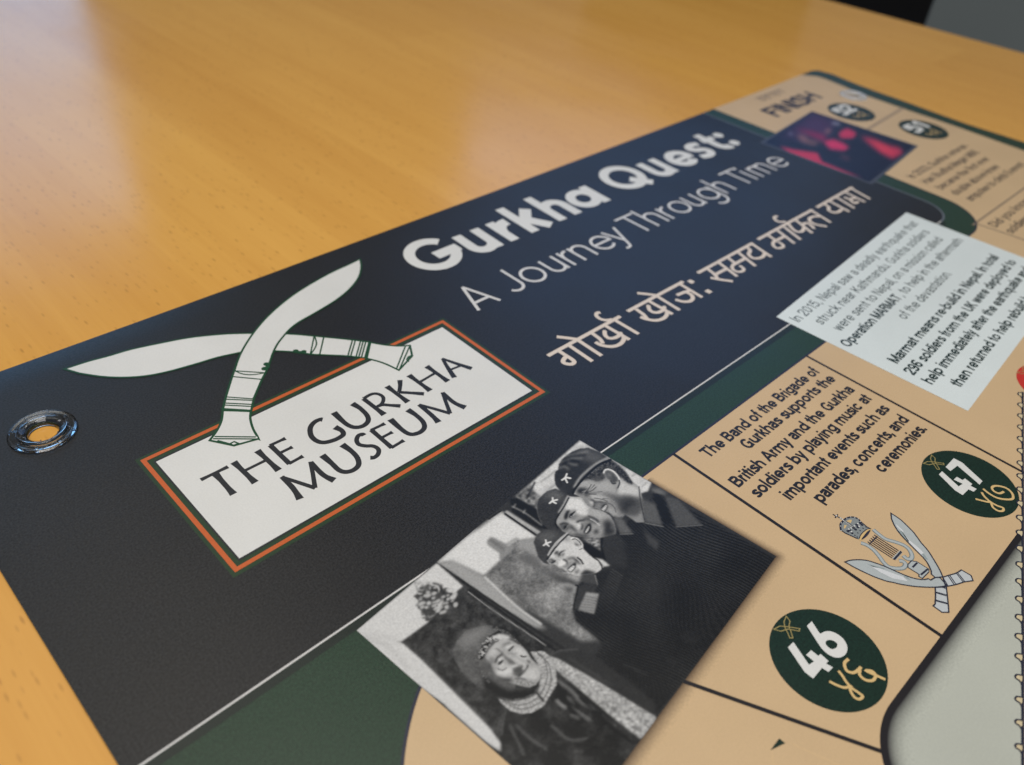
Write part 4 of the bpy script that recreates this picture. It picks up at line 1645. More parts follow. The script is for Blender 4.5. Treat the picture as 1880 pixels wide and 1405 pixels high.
for k in range(46):
    a, r_ = rg.random() * 6.28, rg.random() ** .5
    x, y = 960 + 230 * r_ * math.cos(a), 640 + 150 * r_ * math.sin(a)
    cv.stroke(c5_, [(x, y), (x + 14, y - 6)], 3.5 + 3.5 * rg.random(), 190, 1, .85, 0)
# lower left: white post / snow edge
cv.poly(c1, [(30, 848), (140, 870), (222, 892), (300, 960), (400, 1060), (500, 1160), (590, 1250), (640, 1315), (657, 1365), (600, 1330), (480, 1240), (400, 1150), (300, 1080), (200, 1000)], 200, 1)
cv.stroke(c1, [(230, 905), (420, 1085), (600, 1270)], 5, 214, 4, .6)
cv.stroke(c1, [(60, 870), (160, 905), (250, 1000)], 4, 165, 4, .7)
cv.stroke(c1, [(100, 925), (400, 1160), (560, 1300), (680, 1420)], 3.5, 70, 1)
cv.poly(c1, [(540, 1290), (620, 1340), (660, 1368), (760, 1480), (700, 1480)], 50, 2)
# wall behind soldiers, rocks
m = cv.poly(c2_, [(40, 700), (780, 55), (1140, 270), (1600, 540), (1560, 640), (700, 900), (300, 860)], 204, 1)
cv.add(m, cv.noise(6, 7) * 22)
for q in ([(330, 530), (420, 470), (500, 400)], [(430, 610), (560, 520)], [(1240, 340), (1300, 390)], [(1370, 470), (1420, 440)], [(1490, 590), (1540, 540)]):
    cv.stroke(c2_, q, 2, 120, 1, .7)
m = cv.poly(c2_, [(40, 700), (160, 600), (220, 560), (250, 640), (330, 700), (280, 850), (150, 790)], 105, 2)
cv.add(m, cv.noise(5, 8) * 120)
cv.stroke(c2_, [(170, 720), (215, 630), (260, 540)], 3, 45, 1)
# window head: black band, bright bar, dark line
cv.poly(c2_, [(-20, 730), (60, 720), (280, 840), (480, 1110), (320, 1060), (160, 990), (0, 870)], 38, 1)
for q in ([(40, 790), (20, 820)], [(150, 855), (130, 890)], [(0, 815), (150, 890), (340, 1030)]):
    cv.stroke(c2_, q, 2.4, 170, 1, .8)
cv.stroke(c2_, [(-60, 880), (300, 1110)], 6, 172, 1)
cv.stroke(c2_, [(-80, 900), (270, 1140)], 3.6, 44, 0)
cv.stroke(c7_, [(735, 395), (875, 300)], 3.2, 48, 0)
# jumpers
jp = cv.poly(c1, [(940, 760), (965, 640), (1050, 600), (1125, 585), (1080, 450), (1180, 380), (1300, 260), (1800, 545), (1200, 1310), (1300, 1200), (1000, 1000), (1070, 900), (950, 800)], 42, 2)
cv.poly(c1, [(1060, 600), (1300, 420), (1560, 480), (1480, 640), (1200, 760), (1000, 760)], 50, 14, .8)
# --- right soldier
m = cv.poly(c2_, [(485, 500), (492, 420), (530, 390), (538, 330), (585, 265), (680, 190), (780, 150), (880, 145), (1000, 190), (1110, 260), (1000, 340), (880, 435), (780, 540), (720, 620), (700, 670), (795, 702), (700, 708), (620, 692), (550, 640), (500, 570)], 54, 0)
cv.poly(c2_, [(740, 170), (880, 148), (1090, 255), (930, 330), (860, 290), (720, 220)], 100, 6, .8)
for q in ([(560, 310), (650, 262), (800, 262)], [(620, 232), (720, 222), (860, 185)], [(545, 372), (590, 350), (645, 388)], [(640, 300), (690, 330), (745, 335)]):
    cv.stroke(c2_, q, 3.6, 134, 2, .85)
for q in ([(580, 285), (680, 240), (840, 225)], [(560, 345), (640, 300), (760, 300)]):
    cv.stroke(c2_, q, 3.2, 26, 2, .8)
F1, F2, F3, F4 = (1040, 840, 11.707), (1010, 900, 13.508), (990, 970, 13.508), (860, 1150, 11.707)


def face(cr, pts, v):
    m = cv.poly(cr, pts, v, 0)
    cv.clip = np.clip(cv.blur(m, 1) * 1.15, 0, 1)
    return m


m = face(F1, [(150, 720), (190, 640), (330, 490), (560, 300), (800, 100), (900, 30), (960, 50), (1150, 180), (1290, 330), (1430, 540), (1560, 640), (1640, 900), (1700, 1400), (1500, 1400), (1260, 1230), (1200, 1310), (1110, 1330), (1000, 1270), (930, 1200), (830, 1165), (740, 1150), (680, 1115), (620, 1095), (520, 1085), (450, 1050), (390, 980), (330, 890), (280, 850), (200, 800)], 140)
cv.poly(F1, [(200, 640), (330, 510), (500, 490), (620, 545), (800, 500), (950, 540), (1070, 660), (1060, 800), (900, 770), (760, 740), (600, 720), (480, 690), (420, 650), (260, 665)], 166, 3)
cv.poly(F1, [(1140, 450), (1200, 480), (1300, 560), (1420, 600), (1560, 660), (1575, 870), (1480, 860), (1300, 815), (1100, 800), (1090, 700), (1130, 560)], 194, 3)
cv.poly(F1, [(500, 790), (700, 810), (960, 880), (1000, 920), (850, 930), (640, 935), (540, 890)], 178, 2)
m2 = cv.poly(F1, [(330, 500), (480, 370), (800, 90), (900, 40), (970, 60), (1150, 190), (1290, 340), (1440, 560), (1400, 590), (1300, 545), (1190, 450), (1130, 430), (1100, 380), (1000, 290), (880, 255), (800, 290), (790, 350), (830, 440), (760, 490), (640, 515), (520, 480), (420, 490)], 66, 1)
cv.add(m2, cv.noise(1.5, 9) * 90)
cv.poly(F1, [(520, 440), (640, 400), (800, 420), (800, 500), (660, 530)], 88, 3, .7)
cv.poly(F1, [(770, 780), (900, 790), (1100, 855), (1300, 830), (1500, 865), (1600, 900), (1650, 1100), (1500, 1250), (1300, 1250), (1200, 1200), (1120, 1100), (1060, 960), (900, 850)], 80, 4)
cv.poly(F1, [(1180, 950), (1400, 900), (1500, 1000), (1250, 1200), (1180, 1100)], 56, 5)
cv.poly(F1, [(1300, 1100), (1480, 1060), (1600, 1200), (1420, 1260)], 88, 4, .7)
cv.poly(F1, [(880, 1110), (960, 1080), (1040, 1140), (1100, 1240), (1060, 1285), (960, 1210), (880, 1150)], 158, 2)
cv.stroke(F1, [(1040, 1300), (1120, 1320), (1200, 1300)], 3, 50, 1)
cv.poly(F1, [(230, 705), (280, 660), (420, 665), (440, 700), (410, 770), (300, 790), (230, 765)], 52, 2)
cv.stroke(F1, [(340, 740), (420, 720)], 1.8, 128, 0)
for q in ([(400, 770), (470, 690), (530, 590)], [(410, 775), (530, 680), (600, 595)], [(420, 780), (560, 710), (640, 640)], [(440, 780), (560, 765), (760, 745)], [(420, 740), (450, 680), (500, 640)], [(480, 800), (640, 795)]):
    cv.stroke(F1, q, 1.3, 52, 0, .85)
for q in ([(450, 690), (500, 600)], [(480, 720), (590, 640)], [(480, 757), (750, 762)], [(360, 780), (440, 700)]):
    cv.stroke(F1, q, 1.0, 196, 0, .7)
cv.poly(F1, [(400, 780), (480, 800), (470, 860), (380, 830)], 62, 2)
cv.poly(F1, [(330, 850), (480, 850), (560, 930), (610, 970), (590, 1060), (520, 1080), (440, 1040), (380, 960)], 138, 2)
cv.poly(F1, [(490, 940), (560, 930), (595, 980), (560, 1030), (500, 1000)], 186, 1)
cv.stroke(F1, [(530, 915), (600, 955), (600, 1050), (570, 1075)], 2.4, 58, 1)
cv.poly(F1, [(620, 960), (780, 990), (845, 1010), (760, 1070), (700, 1110), (640, 1095)], 104, 2)
cv.poly(F1, [(640, 1010), (720, 1010), (720, 1080), (660, 1090)], 140, 2)
cv.stroke(F1, [(610, 970), (720, 960), (800, 985)], 2.2, 76, 1)
cv.poly(F1, [(735, 1105), (790, 1030), (850, 1000), (888, 1070), (855, 1130), (820, 1170), (755, 1155)], 30, 1)
cv.poly(F1, [(748, 1125), (800, 1062), (845, 1030), (872, 1055), (850, 1105), (805, 1155)], 226, 0)
for t in (0.25, .5, .75):
    a, b = 748 + 97 * t, 1125 - 95 * t
    cv.stroke(F1, [(a, b), (a + 48, b + 26)], .9, 80, 0, .8)
for q in ([(780, 890), (900, 905), (1010, 935)], [(820, 970), (950, 1010), (1030, 1090), (1060, 1180)], [(600, 880), (760, 905), (880, 950)]):
    cv.stroke(F1, q, 1.5, 76, 0, .85)
cv.stroke(F1, [(840, 905), (960, 920), (1020, 950)], 1.2, 190, 0, .6)
cv.poly(F1, [(830, 310), (910, 290), (1010, 350), (1095, 450), (1110, 510), (1010, 570), (960, 520), (870, 440), (830, 380)], 82, 1)
cv.poly(F1, [(860, 340), (930, 340), (980, 400), (920, 430), (870, 390)], 122, 2)
cv.poly(F1, [(1050, 560), (1110, 520), (1110, 620), (1070, 690), (1030, 640)], 156, 1)
cv.stroke(F1, [(800, 335), (830, 275), (900, 262), (1000, 300), (1090, 390), (1135, 470), (1150, 520)], 2.8, 216, 0)
cv.stroke(F1, [(1135, 500), (1140, 560), (1105, 660)], 2, 34, 0)
cv.stroke(F1, [(950, 510), (990, 570), (1060, 560)], 1.8, 44, 0)
cv.stroke(F1, [(1085, 640), (1075, 760)], 1.6, 90, 1, .7)
cv.clip = None
cv.stroke(c2_, [(1100, 255), (960, 330), (840, 425), (765, 505), (715, 590)], 4.6, 150, 1)
cv.stroke(c2_, [(1130, 280), (1000, 335), (880, 435), (785, 535), (722, 615), (700, 665)], 4, 22, 0)
for q in ([(572, 512), (618, 485), (670, 492)], [(628, 442), (612, 490), (632, 540)]):
    cv.stroke(c2_, q, 3.0, 236, 0)
cv.poly(c2_, [(575, 515), (610, 470), (635, 480)], 236, 0)
# collar of right soldier
cv.poly(c2_, [(1465, 700), (1510, 740), (1650, 780), (1735, 1045), (1520, 1000)], 92, 3)
cv.stroke(c2_, [(1455, 590), (1470, 740), (1525, 1000)], 1.6, 50, 0)
cv.stroke(c2_, [(1525, 1005), (1735, 1047)], 1.6, 140, 0, .7)
cv.poly(c4_, [(430, 250), (600, 300), (870, 590), (570, 612), (500, 430)], 84, 2)
cv.stroke(c4_, [(570, 612), (870, 592)], 1.5, 125, 0, .7)
cv.poly(c4_, [(270, 160), (380, 170), (480, 230), (400, 250), (320, 230)], 110, 3)
cv.poly(c4_, [(300, 220), (400, 250), (520, 560), (430, 600), (350, 380)], 34, 1)
cv.poly(c4_, [(160, 570), (240, 680), (380, 790), (350, 890), (240, 790)], 74, 3)
# --- middle soldier
m = cv.poly(c2_, [(280, 800), (300, 735), (330, 700), (400, 640), (500, 608), (560, 640), (645, 702), (600, 800), (540, 890), (495, 990), (530, 1105), (430, 1085), (340, 1010), (295, 900)], 60, 0)
cv.poly(c2_, [(330, 715), (420, 640), (520, 625), (600, 690), (560, 760), (420, 720)], 112, 6, .85)
cv.add(m, cv.noise(2, 10) * 14)
cv.stroke(c2_, [(300, 735), (285, 800), (295, 900), (340, 1010)], 1.4, 120, 0, .6)
m = face(F2, [(470, 175), (720, 190), (800, 250), (880, 370), (960, 440), (1100, 470), (1250, 510), (1370, 560), (1500, 650), (1580, 800), (1640, 1000), (1620, 1100), (1300, 1180), (1240, 1205), (1100, 1200), (900, 1180), (700, 1150), (560, 1140), (420, 1085), (300, 1020), (250, 950), (150, 850), (130, 770), (200, 650), (300, 480), (420, 300)], 150)
cv.poly(F2, [(460, 190), (720, 200), (800, 260), (880, 380), (970, 450), (935, 650), (800, 640), (640, 580), (640, 490), (420, 500), (340, 460), (420, 300)], 214, 2)
cv.poly(F2, [(900, 450), (1200, 510), (1480, 660), (1300, 740), (1100, 640), (940, 620)], 172, 4)
cv.poly(F2, [(150, 770), (230, 620), (330, 500), (400, 520), (330, 640), (330, 760), (250, 830)], 158, 3)
cv.poly(F2, [(1330, 760), (1500, 760), (1640, 1000), (1580, 1130), (1300, 1180), (1330, 950)], 58, 4)
cv.poly(F2, [(1480, 900), (1580, 910), (1570, 1000)], 112, 3)
cv.poly(F2, [(345, 720), (355, 620), (415, 515), (485, 505), (455, 600), (435, 690), (385, 745)], 46, 1)
cv.poly(F2, [(440, 680), (520, 700), (640, 610), (640, 690), (520, 730)], 108, 2)
cv.poly(F2, [(465, 690), (490, 600), (565, 565), (635, 508), (605, 575), (560, 645), (520, 680)], 26, 0)
cv.stroke(F2, [(515, 662), (522, 652)], 1.5, 225, 0)
cv.stroke(F2, [(560, 640), (605, 585)], 1.6, 196, 0, .8)
cv.poly(F2, [(420, 770), (520, 750), (640, 790), (740, 810), (780, 870), (760, 960), (700, 990), (620, 930), (500, 840)], 190, 2)
cv.poly(F2, [(670, 830), (755, 850), (750, 940), (670, 940)], 216, 2)
cv.stroke(F2, [(665, 805), (720, 770), (860, 745)], 2.4, 40, 1)
cv.poly(F2, [(770, 810), (830, 900), (800, 990), (750, 1000), (780, 900)], 58, 1)
cv.poly(F2, [(470, 850), (560, 900), (640, 1000), (670, 1060), (600, 1040), (500, 950)], 68, 2)
cv.poly(F2, [(220, 890), (320, 825), (450, 850), (500, 930), (430, 1010), (330, 1010), (260, 970)], 92, 2)
cv.stroke(F2, [(250, 860), (340, 825), (440, 850)], 2.6, 50, 1)
cv.poly(F2, [(320, 970), (350, 890), (420, 880), (390, 970)], 36, 1)
cv.stroke(F2, [(365, 1000), (440, 890)], 1.1, 150, 0, .8)
cv.poly(F2, [(780, 730), (900, 650), (1000, 700), (1100, 750), (1220, 800), (1130, 840), (1000, 800), (900, 760)], 90, 2)
cv.stroke(F2, [(950, 655), (1080, 700), (1200, 785)], 2.6, 52, 1)
cv.stroke(F2, [(1000, 725), (1120, 790), (1230, 885)], 1.8, 206, 0, .85)
cv.poly(F2, [(820, 820), (920, 760), (970, 810), (900, 900), (840, 970)], 128, 2)
cv.poly(F2, [(825, 1060), (865, 950), (935, 850), (990, 825), (1035, 900), (1025, 1000), (965, 1085), (880, 1090)], 30, 1)
cv.poly(F2, [(858, 1062), (895, 985), (945, 915), (965, 895), (978, 935), (942, 1020), (892, 1072)], 222, 0)
for t in (.35, .6, .8):
    a, b = 858 + 100 * t, 1062 - 165 * t
    cv.stroke(F2, [(a, b), (a + 40, b + 20)], .8, 90, 0, .7)
cv.stroke(F2, [(1035, 880), (1045, 1000), (960, 1090)], 2, 158, 1)
cv.poly(F2, [(1060, 960), (1200, 900), (1310, 960), (1290, 1100), (1150, 1170), (1050, 1130)], 152, 3)
cv.poly(F2, [(1080, 1000), (1180, 970), (1210, 1080), (1090, 1110)], 82, 2)
cv.poly(F2, [(420, 1085), (560, 1060), (700, 1090), (850, 1110), (1000, 1150), (900, 1190), (700, 1160)], 72, 2)
cv.poly(F2, [(450, 1020), (570, 1000), (650, 1080), (560, 1110)], 150, 2)
cv.clip = None
cv.stroke(c2_, [(640, 700), (590, 800), (540, 880)], 4, 176, 1)
cv.stroke(c2_, [(650, 715), (600, 810), (545, 895), (500, 985), (520, 1060)], 2.6, 24, 0)
for q in ([(430, 778), (465, 752), (518, 738)], [(465, 716), (472, 760), (505, 780)]):
    cv.stroke(c2_, q, 2.8, 232, 0)
cv.poly(c2_, [(430, 785), (455, 745), (480, 760)], 232, 0)
cv.poly(c2_, [(1160, 930), (1260, 950), (1390, 1125), (1240, 1132), (1190, 1010)], 98, 2)
cv.stroke(c2_, [(1240, 1134), (1390, 1128)], 1.5, 150, 0, .6)
cv.poly(c2_, [(1190, 1140), (1300, 1250), (1180, 1230), (1050, 1180)], 70, 2)
m = cv.poly(c3_, [(680, 370), (890, 370), (900, 520), (800, 460)], 130, 2)
cv.add(m, cv.noise(3, 12) * 110)
cv.poly(c3_, [(690, 400), (780, 450), (900, 530), (920, 600), (800, 590), (700, 490)], 30, 2)
cv.poly(c3_, [(900, 380), (1100, 330), (1180, 440), (1200, 720), (1000, 660), (920, 560)], 58, 4)
cv.stroke(c3_, [(905, 370), (900, 480), (940, 620)], 3, 28, 1)
# --- left soldier
m = cv.poly(c3_, [(122, 410), (160, 330), (220, 280), (290, 264), (350, 290), (430, 288), (508, 318), (400, 440), (320, 550), (275, 612), (305, 668), (240, 650), (180, 590), (150, 500)], 66, 0)
cv.add(m, cv.noise(2, 11) * 14)
cv.poly(c3_, [(160, 340), (290, 280), (420, 310), (330, 400), (200, 420)], 100, 6, .85)
m = face(F3, [(690, 150), (780, 215), (840, 225), (960, 260), (1050, 350), (1085, 440), (1075, 500), (1200, 630), (1330, 740), (1460, 820), (1520, 930), (1600, 960), (1530, 1040), (1420, 1110), (1300, 1150), (1100, 1160), (1000, 1190), (900, 1180), (760, 1130), (620, 1120), (520, 1010), (440, 930), (330, 880), (260, 890), (200, 830), (200, 760), (330, 560), (440, 380), (560, 250)], 206)
cv.poly(F3, [(640, 200), (790, 225), (780, 330), (700, 345), (600, 330), (600, 260)], 160, 3)
cv.poly(F3, [(390, 650), (520, 690), (610, 700), (540, 750), (420, 730)], 140, 2)
cv.poly(F3, [(365, 630), (430, 565), (475, 575), (465, 640), (385, 660)], 66, 1)
cv.poly(F3, [(450, 660), (535, 580), (645, 545), (590, 605), (540, 665), (480, 700)], 42, 1)
cv.stroke(F3, [(535, 655), (580, 610), (630, 590)], 1.7, 190, 0)
cv.poly(F3, [(550, 690), (610, 620), (640, 620), (600, 690)], 66, 1)
cv.poly(F3, [(200, 780), (300, 755), (410, 800), (400, 860), (330, 890), (230, 855)], 82, 1)
cv.stroke(F3, [(235, 800), (270, 800), (290, 830)], 3, 146, 1)
cv.stroke(F3, [(300, 870), (350, 850), (400, 810)], 1.8, 44, 0)
cv.stroke(F3, [(400, 755), (470, 790), (530, 810)], 4, 186, 1)
cv.poly(F3, [(430, 830), (490, 840), (480, 910), (440, 900)], 130, 2)
cv.poly(F3, [(490, 830), (560, 790), (640, 815), (685, 850), (620, 905), (540, 955), (490, 910)], 230, 1)
cv.stroke(F3, [(600, 785), (680, 825), (700, 900)], 3, 58, 1)
cv.poly(F3, [(540, 965), (620, 940), (680, 895), (690, 960), (590, 1000)], 112, 2)
cv.poly(F3, [(610, 790), (700, 740), (820, 715), (930, 740), (1000, 820), (1070, 920), (960, 885), (900, 850), (830, 770), (720, 790)], 84, 2)
cv.stroke(F3, [(955, 735), (1030, 800), (1085, 885)], 2.6, 40, 0)
cv.stroke(F3, [(900, 740), (980, 805), (1050, 895)], 1.2, 208, 0, .8)
cv.poly(F3, [(640, 965), (700, 870), (800, 800), (890, 840), (760, 920), (680, 1010)], 136, 2)
cv.poly(F3, [(685, 1035), (755, 950), (850, 880), (900, 845), (920, 915), (895, 1015), (830, 1085), (760, 1098)], 34, 1)
cv.poly(F3, [(708, 1040), (778, 970), (850, 925), (885, 945), (855, 1020), (775, 1085)], 226, 0)
for t in (.25, .45, .65, .82):
    a, b = 708 + 142 * t, 1040 - 115 * t
    cv.stroke(F3, [(a, b), (a + 50, b + 40)], .7, 130, 0, .7)
cv.stroke(F3, [(835, 1095), (905, 1010), (932, 920)], 2, 184, 0)
cv.poly(F3, [(880, 1085), (960, 1020), (1005, 1055), (940, 1135), (880, 1125)], 98, 2)
cv.poly(F3, [(490, 950), (540, 1000), (640, 1060), (720, 1110), (620, 1110), (520, 1030)], 58, 1)
cv.poly(F3, [(1090, 1070), (1150, 1030), (1300, 1060), (1420, 1105), (1300, 1165), (1150, 1185), (1000, 1200), (1040, 1120)], 60, 2)
cv.poly(F3, [(1200, 900), (1400, 880), (1480, 950), (1420, 1060), (1280, 1020)], 194, 3)
cv.poly(F3, [(830, 290), (900, 270), (1000, 350), (1050, 430), (1040, 480), (940, 450), (870, 370)], 186, 1)
cv.poly(F3, [(870, 370), (960, 410), (980, 450), (900, 430)], 84, 1)
cv.stroke(F3, [(820, 285), (900, 270), (1000, 350), (1040, 420)], 1.8, 74, 0)
cv.stroke(F3, [(795, 265), (840, 238), (950, 265), (1045, 355), (1078, 440), (1066, 500)], 2.4, 226, 0)
cv.stroke(F3, [(1000, 540), (1040, 520), (1060, 500)], 1.3, 70, 0)
cv.clip = None
cv.stroke(c3_, [(505, 312), (400, 400), (330, 490), (290, 560)], 3.6, 176, 0)
cv.stroke(c3_, [(515, 328), (410, 432), (335, 528), (280, 608)], 2.6, 24, 0)
for q in ([(237, 450), (275, 425), (318, 410)], [(262, 388), (270, 430), (298, 458)]):
    cv.stroke(c3_, q, 2.8, 232, 0)
cv.poly(c3_, [(237, 455), (260, 415), (280, 428)], 232, 0)
cv.poly(c3_, [(805, 588), (915, 612), (998, 682), (930, 695), (880, 640)], 205, 1)
cv.stroke(c3_, [(810, 590), (870, 630), (905, 700), (890, 770)], 2, 50, 0)
cv.poly(c3_, [(640, 845), (720, 790), (830, 770), (858, 908), (720, 885)], 74, 1)
cv.stroke(c3_, [(825, 790), (855, 900)], 1.6, 130, 0)
m = cv.poly(c3_, [(560, 785), (650, 810), (640, 870), (500, 800)], 170, 3)
cv.poly(c3_, [(575, 1195), (610, 1020), (625, 920), (720, 885), (860, 910), (820, 1000), (720, 1000), (640, 1185)], 62, 2)
cv.stroke(c3_, [(600, 905), (630, 930), (585, 1120), (580, 1190)], 2, 28, 0)
m = cv.poly(c3_, [(725, 985), (872, 1002), (815, 1235), (635, 1190)], 152, 1)
for k in range(6):
    cv.stroke(c3_, [(710 - 12 * k, 1030 + 30 * k), (860 - 10 * k, 1060 + 28 * k)], 2, 84, 1, .7)
# knit ribs over all jumpers
u = (cv.gx - 1100) * 0.56 + (cv.gy - 1000) * -0.83
v = (cv.gx - 1100) * 0.83 + (cv.gy - 1000) * 0.56
rib = np.sin((u + 14 * np.sin(v / 60.0) + 8 * np.sin(u / 37.0)) * 2 * math.pi / 4.4)
lum = np.clip(1 - np.abs(cv.a[..., 0] - 44) / 18.0, 0, 1)
cv.add(jp * lum, rib * (13 + 16 * (cv.noise(40, 20) + .25)) + cv.noise(50, 21) * 16)
# rib highlights at the left soldier's shoulder
for k in range(16):
    x, y = 900 + 20 * k, 770 - 0 * k
    cv.stroke(c3_, [(880 - 14 * k + 140, 720 + 26 * k), (1000 + 140 - 10 * k, 800 + 27 * k)], 1.3, 120 - 4 * k, 0, .45, 0)
for a in ([(1390, 850), (1430, 835), (1480, 870), (1450, 905), (1400, 890)], [(1340, 950), (1380, 970), (1370, 1000), (1330, 970)]):
    cv.poly(c1, a, 52, 2, .7)
# --- elderly man
cv.poly(c6_, [(985, 395), (1070, 350), (1230, 338), (1400, 420), (1600, 560), (1900, 800), (1900, 960), (1000, 420)], 56, 3)
cv.stroke(c6_, [(1000, 390), (1080, 352), (1230, 342)], 1.6, 96, 1)
for q in ([(1160, 420), (1300, 520), (1420, 580)], [(1380, 580), (1500, 640)], [(1620, 470), (1820, 560)]):
    cv.stroke(c6_, q, 3, 86, 2, .6)
m = cv.poly(c6_, [(600, 860), (700, 900), (830, 890), (940, 820), (1050, 620), (1100, 600), (1760, 1110), (1600, 1400), (1500, 2300), (400, 2300), (560, 1200), (570, 1080)], 50, 2)
cv.add(m, cv.noise(24, 13) * 44 + cv.noise(6, 43) * 18 + cv.noise(2, 14) * 14)
cv.stroke(c6_, [(605, 870), (580, 980), (568, 1080)], 2, 92, 1)
for q, v_ in (([(1060, 620), (1170, 700), (1260, 800), (1360, 860)], 116), ([(1140, 760), (1230, 880), (1330, 950)], 104), ([(1045, 785), (1080, 820), (1115, 845)], 150), ([(1170, 910), (1230, 935)], 96), ([(1000, 1000), (1150, 1120), (1310, 1110)], 80), ([(700, 1000), (800, 1100), (950, 1200)], 78), ([(640, 1000), (700, 1120), (760, 1250)], 74)):
    cv.stroke(c6_, q, 6, v_ + 14, 2, .8)
for q in ([(1050, 640), (1100, 760), (1220, 850)], [(1250, 760), (1450, 960), (1700, 1150)], [(1290, 1180), (1330, 1120)], [(700, 1050), (760, 1160)], [(1100, 1000), (1250, 1080)]):
    cv.stroke(c6_, q, 6, 30, 2, .8)
# scarf tail
m = cv.poly(c6_, [(975, 395), (1060, 425), (1300, 560), (1600, 740), (1900, 925), (1900, 1020), (1760, 1115), (1500, 910), (1250, 700), (1100, 580), (1035, 510)], 166, 1)
cv.add(m, cv.noise(4, 15) * 60 + cv.noise(2.2, 16) * 40)
cv.poly(c6_, [(1040, 515), (1100, 575), (1250, 700), (1500, 910), (1760, 1115), (1740, 1130), (1480, 930), (1230, 720)], 40, 2, .8)
m2 = cv.poly(c6_, [(1350, 720), (1500, 760), (1900, 990), (1760, 1115), (1560, 950)], 150, 6, .4)
cv.add(m2, cv.noise(5, 17) * 90)
# hood
m = cv.poly(c6_, [(150, 350), (180, 270), (260, 180), (380, 142), (480, 134), (600, 170), (700, 250), (810, 370), (880, 470), (700, 620), (640, 800), (500, 720), (350, 655), (230, 545), (162, 430)], 92, 0)
cv.add(m, cv.noise(12, 18) * 26 + cv.noise(2, 19) * 22)
cv.poly(c6_, [(190, 290), (280, 185), (400, 150), (480, 150), (400, 250), (300, 320), (200, 340)], 130, 7, .8)
cv.stroke(c6_, [(152, 345), (260, 335), (350, 380)], 1.5, 128, 1, .5)
cv.poly(c6_, [(400, 560), (520, 640), (640, 700), (760, 700), (840, 690), (880, 640), (850, 740), (700, 790), (560, 770), (420, 690)], 38, 4)
cv.stroke(c6_, [(500, 150), (600, 172), (700, 250), (800, 370), (860, 460)], 5, 44, 1)
for k in range(40):
    t = k / 39
    q = smooth([(520, 160), (610, 190), (690, 260), (760, 330)], 12)[min(36, int(t * 36))]
    cv.stroke(c6_, [(q[0], q[1]), (q[0] + 10 * rg.random() - 5, q[1] + 14 * rg.random())], 1.5, 150 if k % 2 else 30, 0, .8, 0)
# face
m = face(F4, [(600, 340), (700, 280), (800, 270), (900, 300), (1000, 360), (1120, 420), (1250, 540), (1340, 690), (1500, 850), (1570, 1000), (1540, 1150), (1440, 1270), (1300, 1320), (1150, 1290), (1000, 1250), (850, 1210), (700, 1170), (560, 1080), (480, 920), (380, 760), (365, 650), (450, 500)], 162)
cv.poly(F4, [(420, 600), (520, 430), (680, 310), (850, 310), (1000, 400), (900, 400), (700, 460), (640, 560), (520, 650)], 182, 3)
cv.poly(F4, [(960, 480), (1080, 440), (1230, 560), (1290, 700), (1200, 740), (1080, 650), (1000, 600)], 196, 3)
cv.poly(F4, [(330, 700), (470, 800), (520, 950), (600, 1070), (760, 1120), (900, 1120), (970, 1190), (800, 1220), (600, 1150), (420, 960)], 52, 3)
cv.poly(F4, [(570, 960), (700, 950), (860, 880), (950, 850), (955, 980), (880, 1070), (720, 1070), (600, 1040)], 200, 3)
cv.stroke(F4, [(760, 400), (850, 370), (895, 358)], 4, 108, 2)
cv.poly(F4, [(680, 400), (760, 370), (780, 430), (720, 480)], 140, 3)
cv.stroke(F4, [(815, 480), (870, 440), (945, 415)], 4.5, 198, 1)
cv.stroke(F4, [(870, 530), (915, 485), (958, 440)], 2.8, 30, 0)
cv.stroke(F4, [(840, 570), (960, 605), (1060, 580)], 1.6, 138, 1)
cv.stroke(F4, [(590, 480), (680, 540), (740, 600)], 2, 92, 1)
cv.poly(F4, [(555, 780), (600, 680), (690, 605), (745, 590), (705, 650), (625, 730), (580, 800)], 54, 1)
cv.poly(F4, [(630, 710), (715, 650), (760, 720), (660, 790)], 202, 1)
cv.poly(F4, [(640, 840), (755, 790), (830, 870), (760, 930), (650, 905)], 190, 2)
cv.poly(F4, [(632, 830), (668, 765), (755, 718), (725, 785), (660, 838)], 32, 0)
cv.stroke(F4, [(640, 920), (730, 952), (815, 900)], 1.5, 84, 0)
cv.poly(F4, [(480, 690), (520, 680), (540, 760), (500, 800), (460, 740)], 112, 2)
cv.poly(F4, [(700, 600), (760, 615), (880, 695), (965, 740), (1025, 800), (940, 830), (870, 790), (800, 700)], 92, 2)
cv.poly(F4, [(760, 570), (900, 650), (1060, 720), (1180, 800), (1150, 850), (1050, 800), (940, 715), (820, 635)], 188, 2)
cv.poly(F4, [(945, 860), (1040, 830), (1070, 850), (1010, 900), (950, 900)], 206, 1)
cv.poly(F4, [(950, 910), (1080, 870), (1170, 840), (1190, 900), (1200, 970), (1120, 1070), (1040, 1080), (970, 1010)], 84, 2)
cv.poly(F4, [(960, 1000), (1040, 980), (1030, 1060), (970, 1060)], 110, 2)
cv.stroke(F4, [(1080, 1080), (1190, 1000), (1250, 920), (1275, 850)], 2.4, 34, 1)
cv.stroke(F4, [(1185, 790), (1210, 860), (1180, 920)], 4, 190, 1)
cv.stroke(F4, [(1270, 740), (1320, 790)], 2, 60, 1)
cv.stroke(F4, [(1130, 640), (1180, 662), (1240, 655)], 2.4, 52, 0)
cv.poly(F4, [(1180, 1030), (1290, 900), (1450, 890), (1530, 1000), (1500, 1120), (1400, 1150), (1250, 1120), (1120, 1110)], 190, 2)
m2 = cv.poly(F4, [(1000, 1140), (1250, 1180), (1450, 1190), (1420, 1270), (1250, 1310), (1050, 1240)], 138, 2)
cv.add(m2, cv.noise(2, 31) * 90)
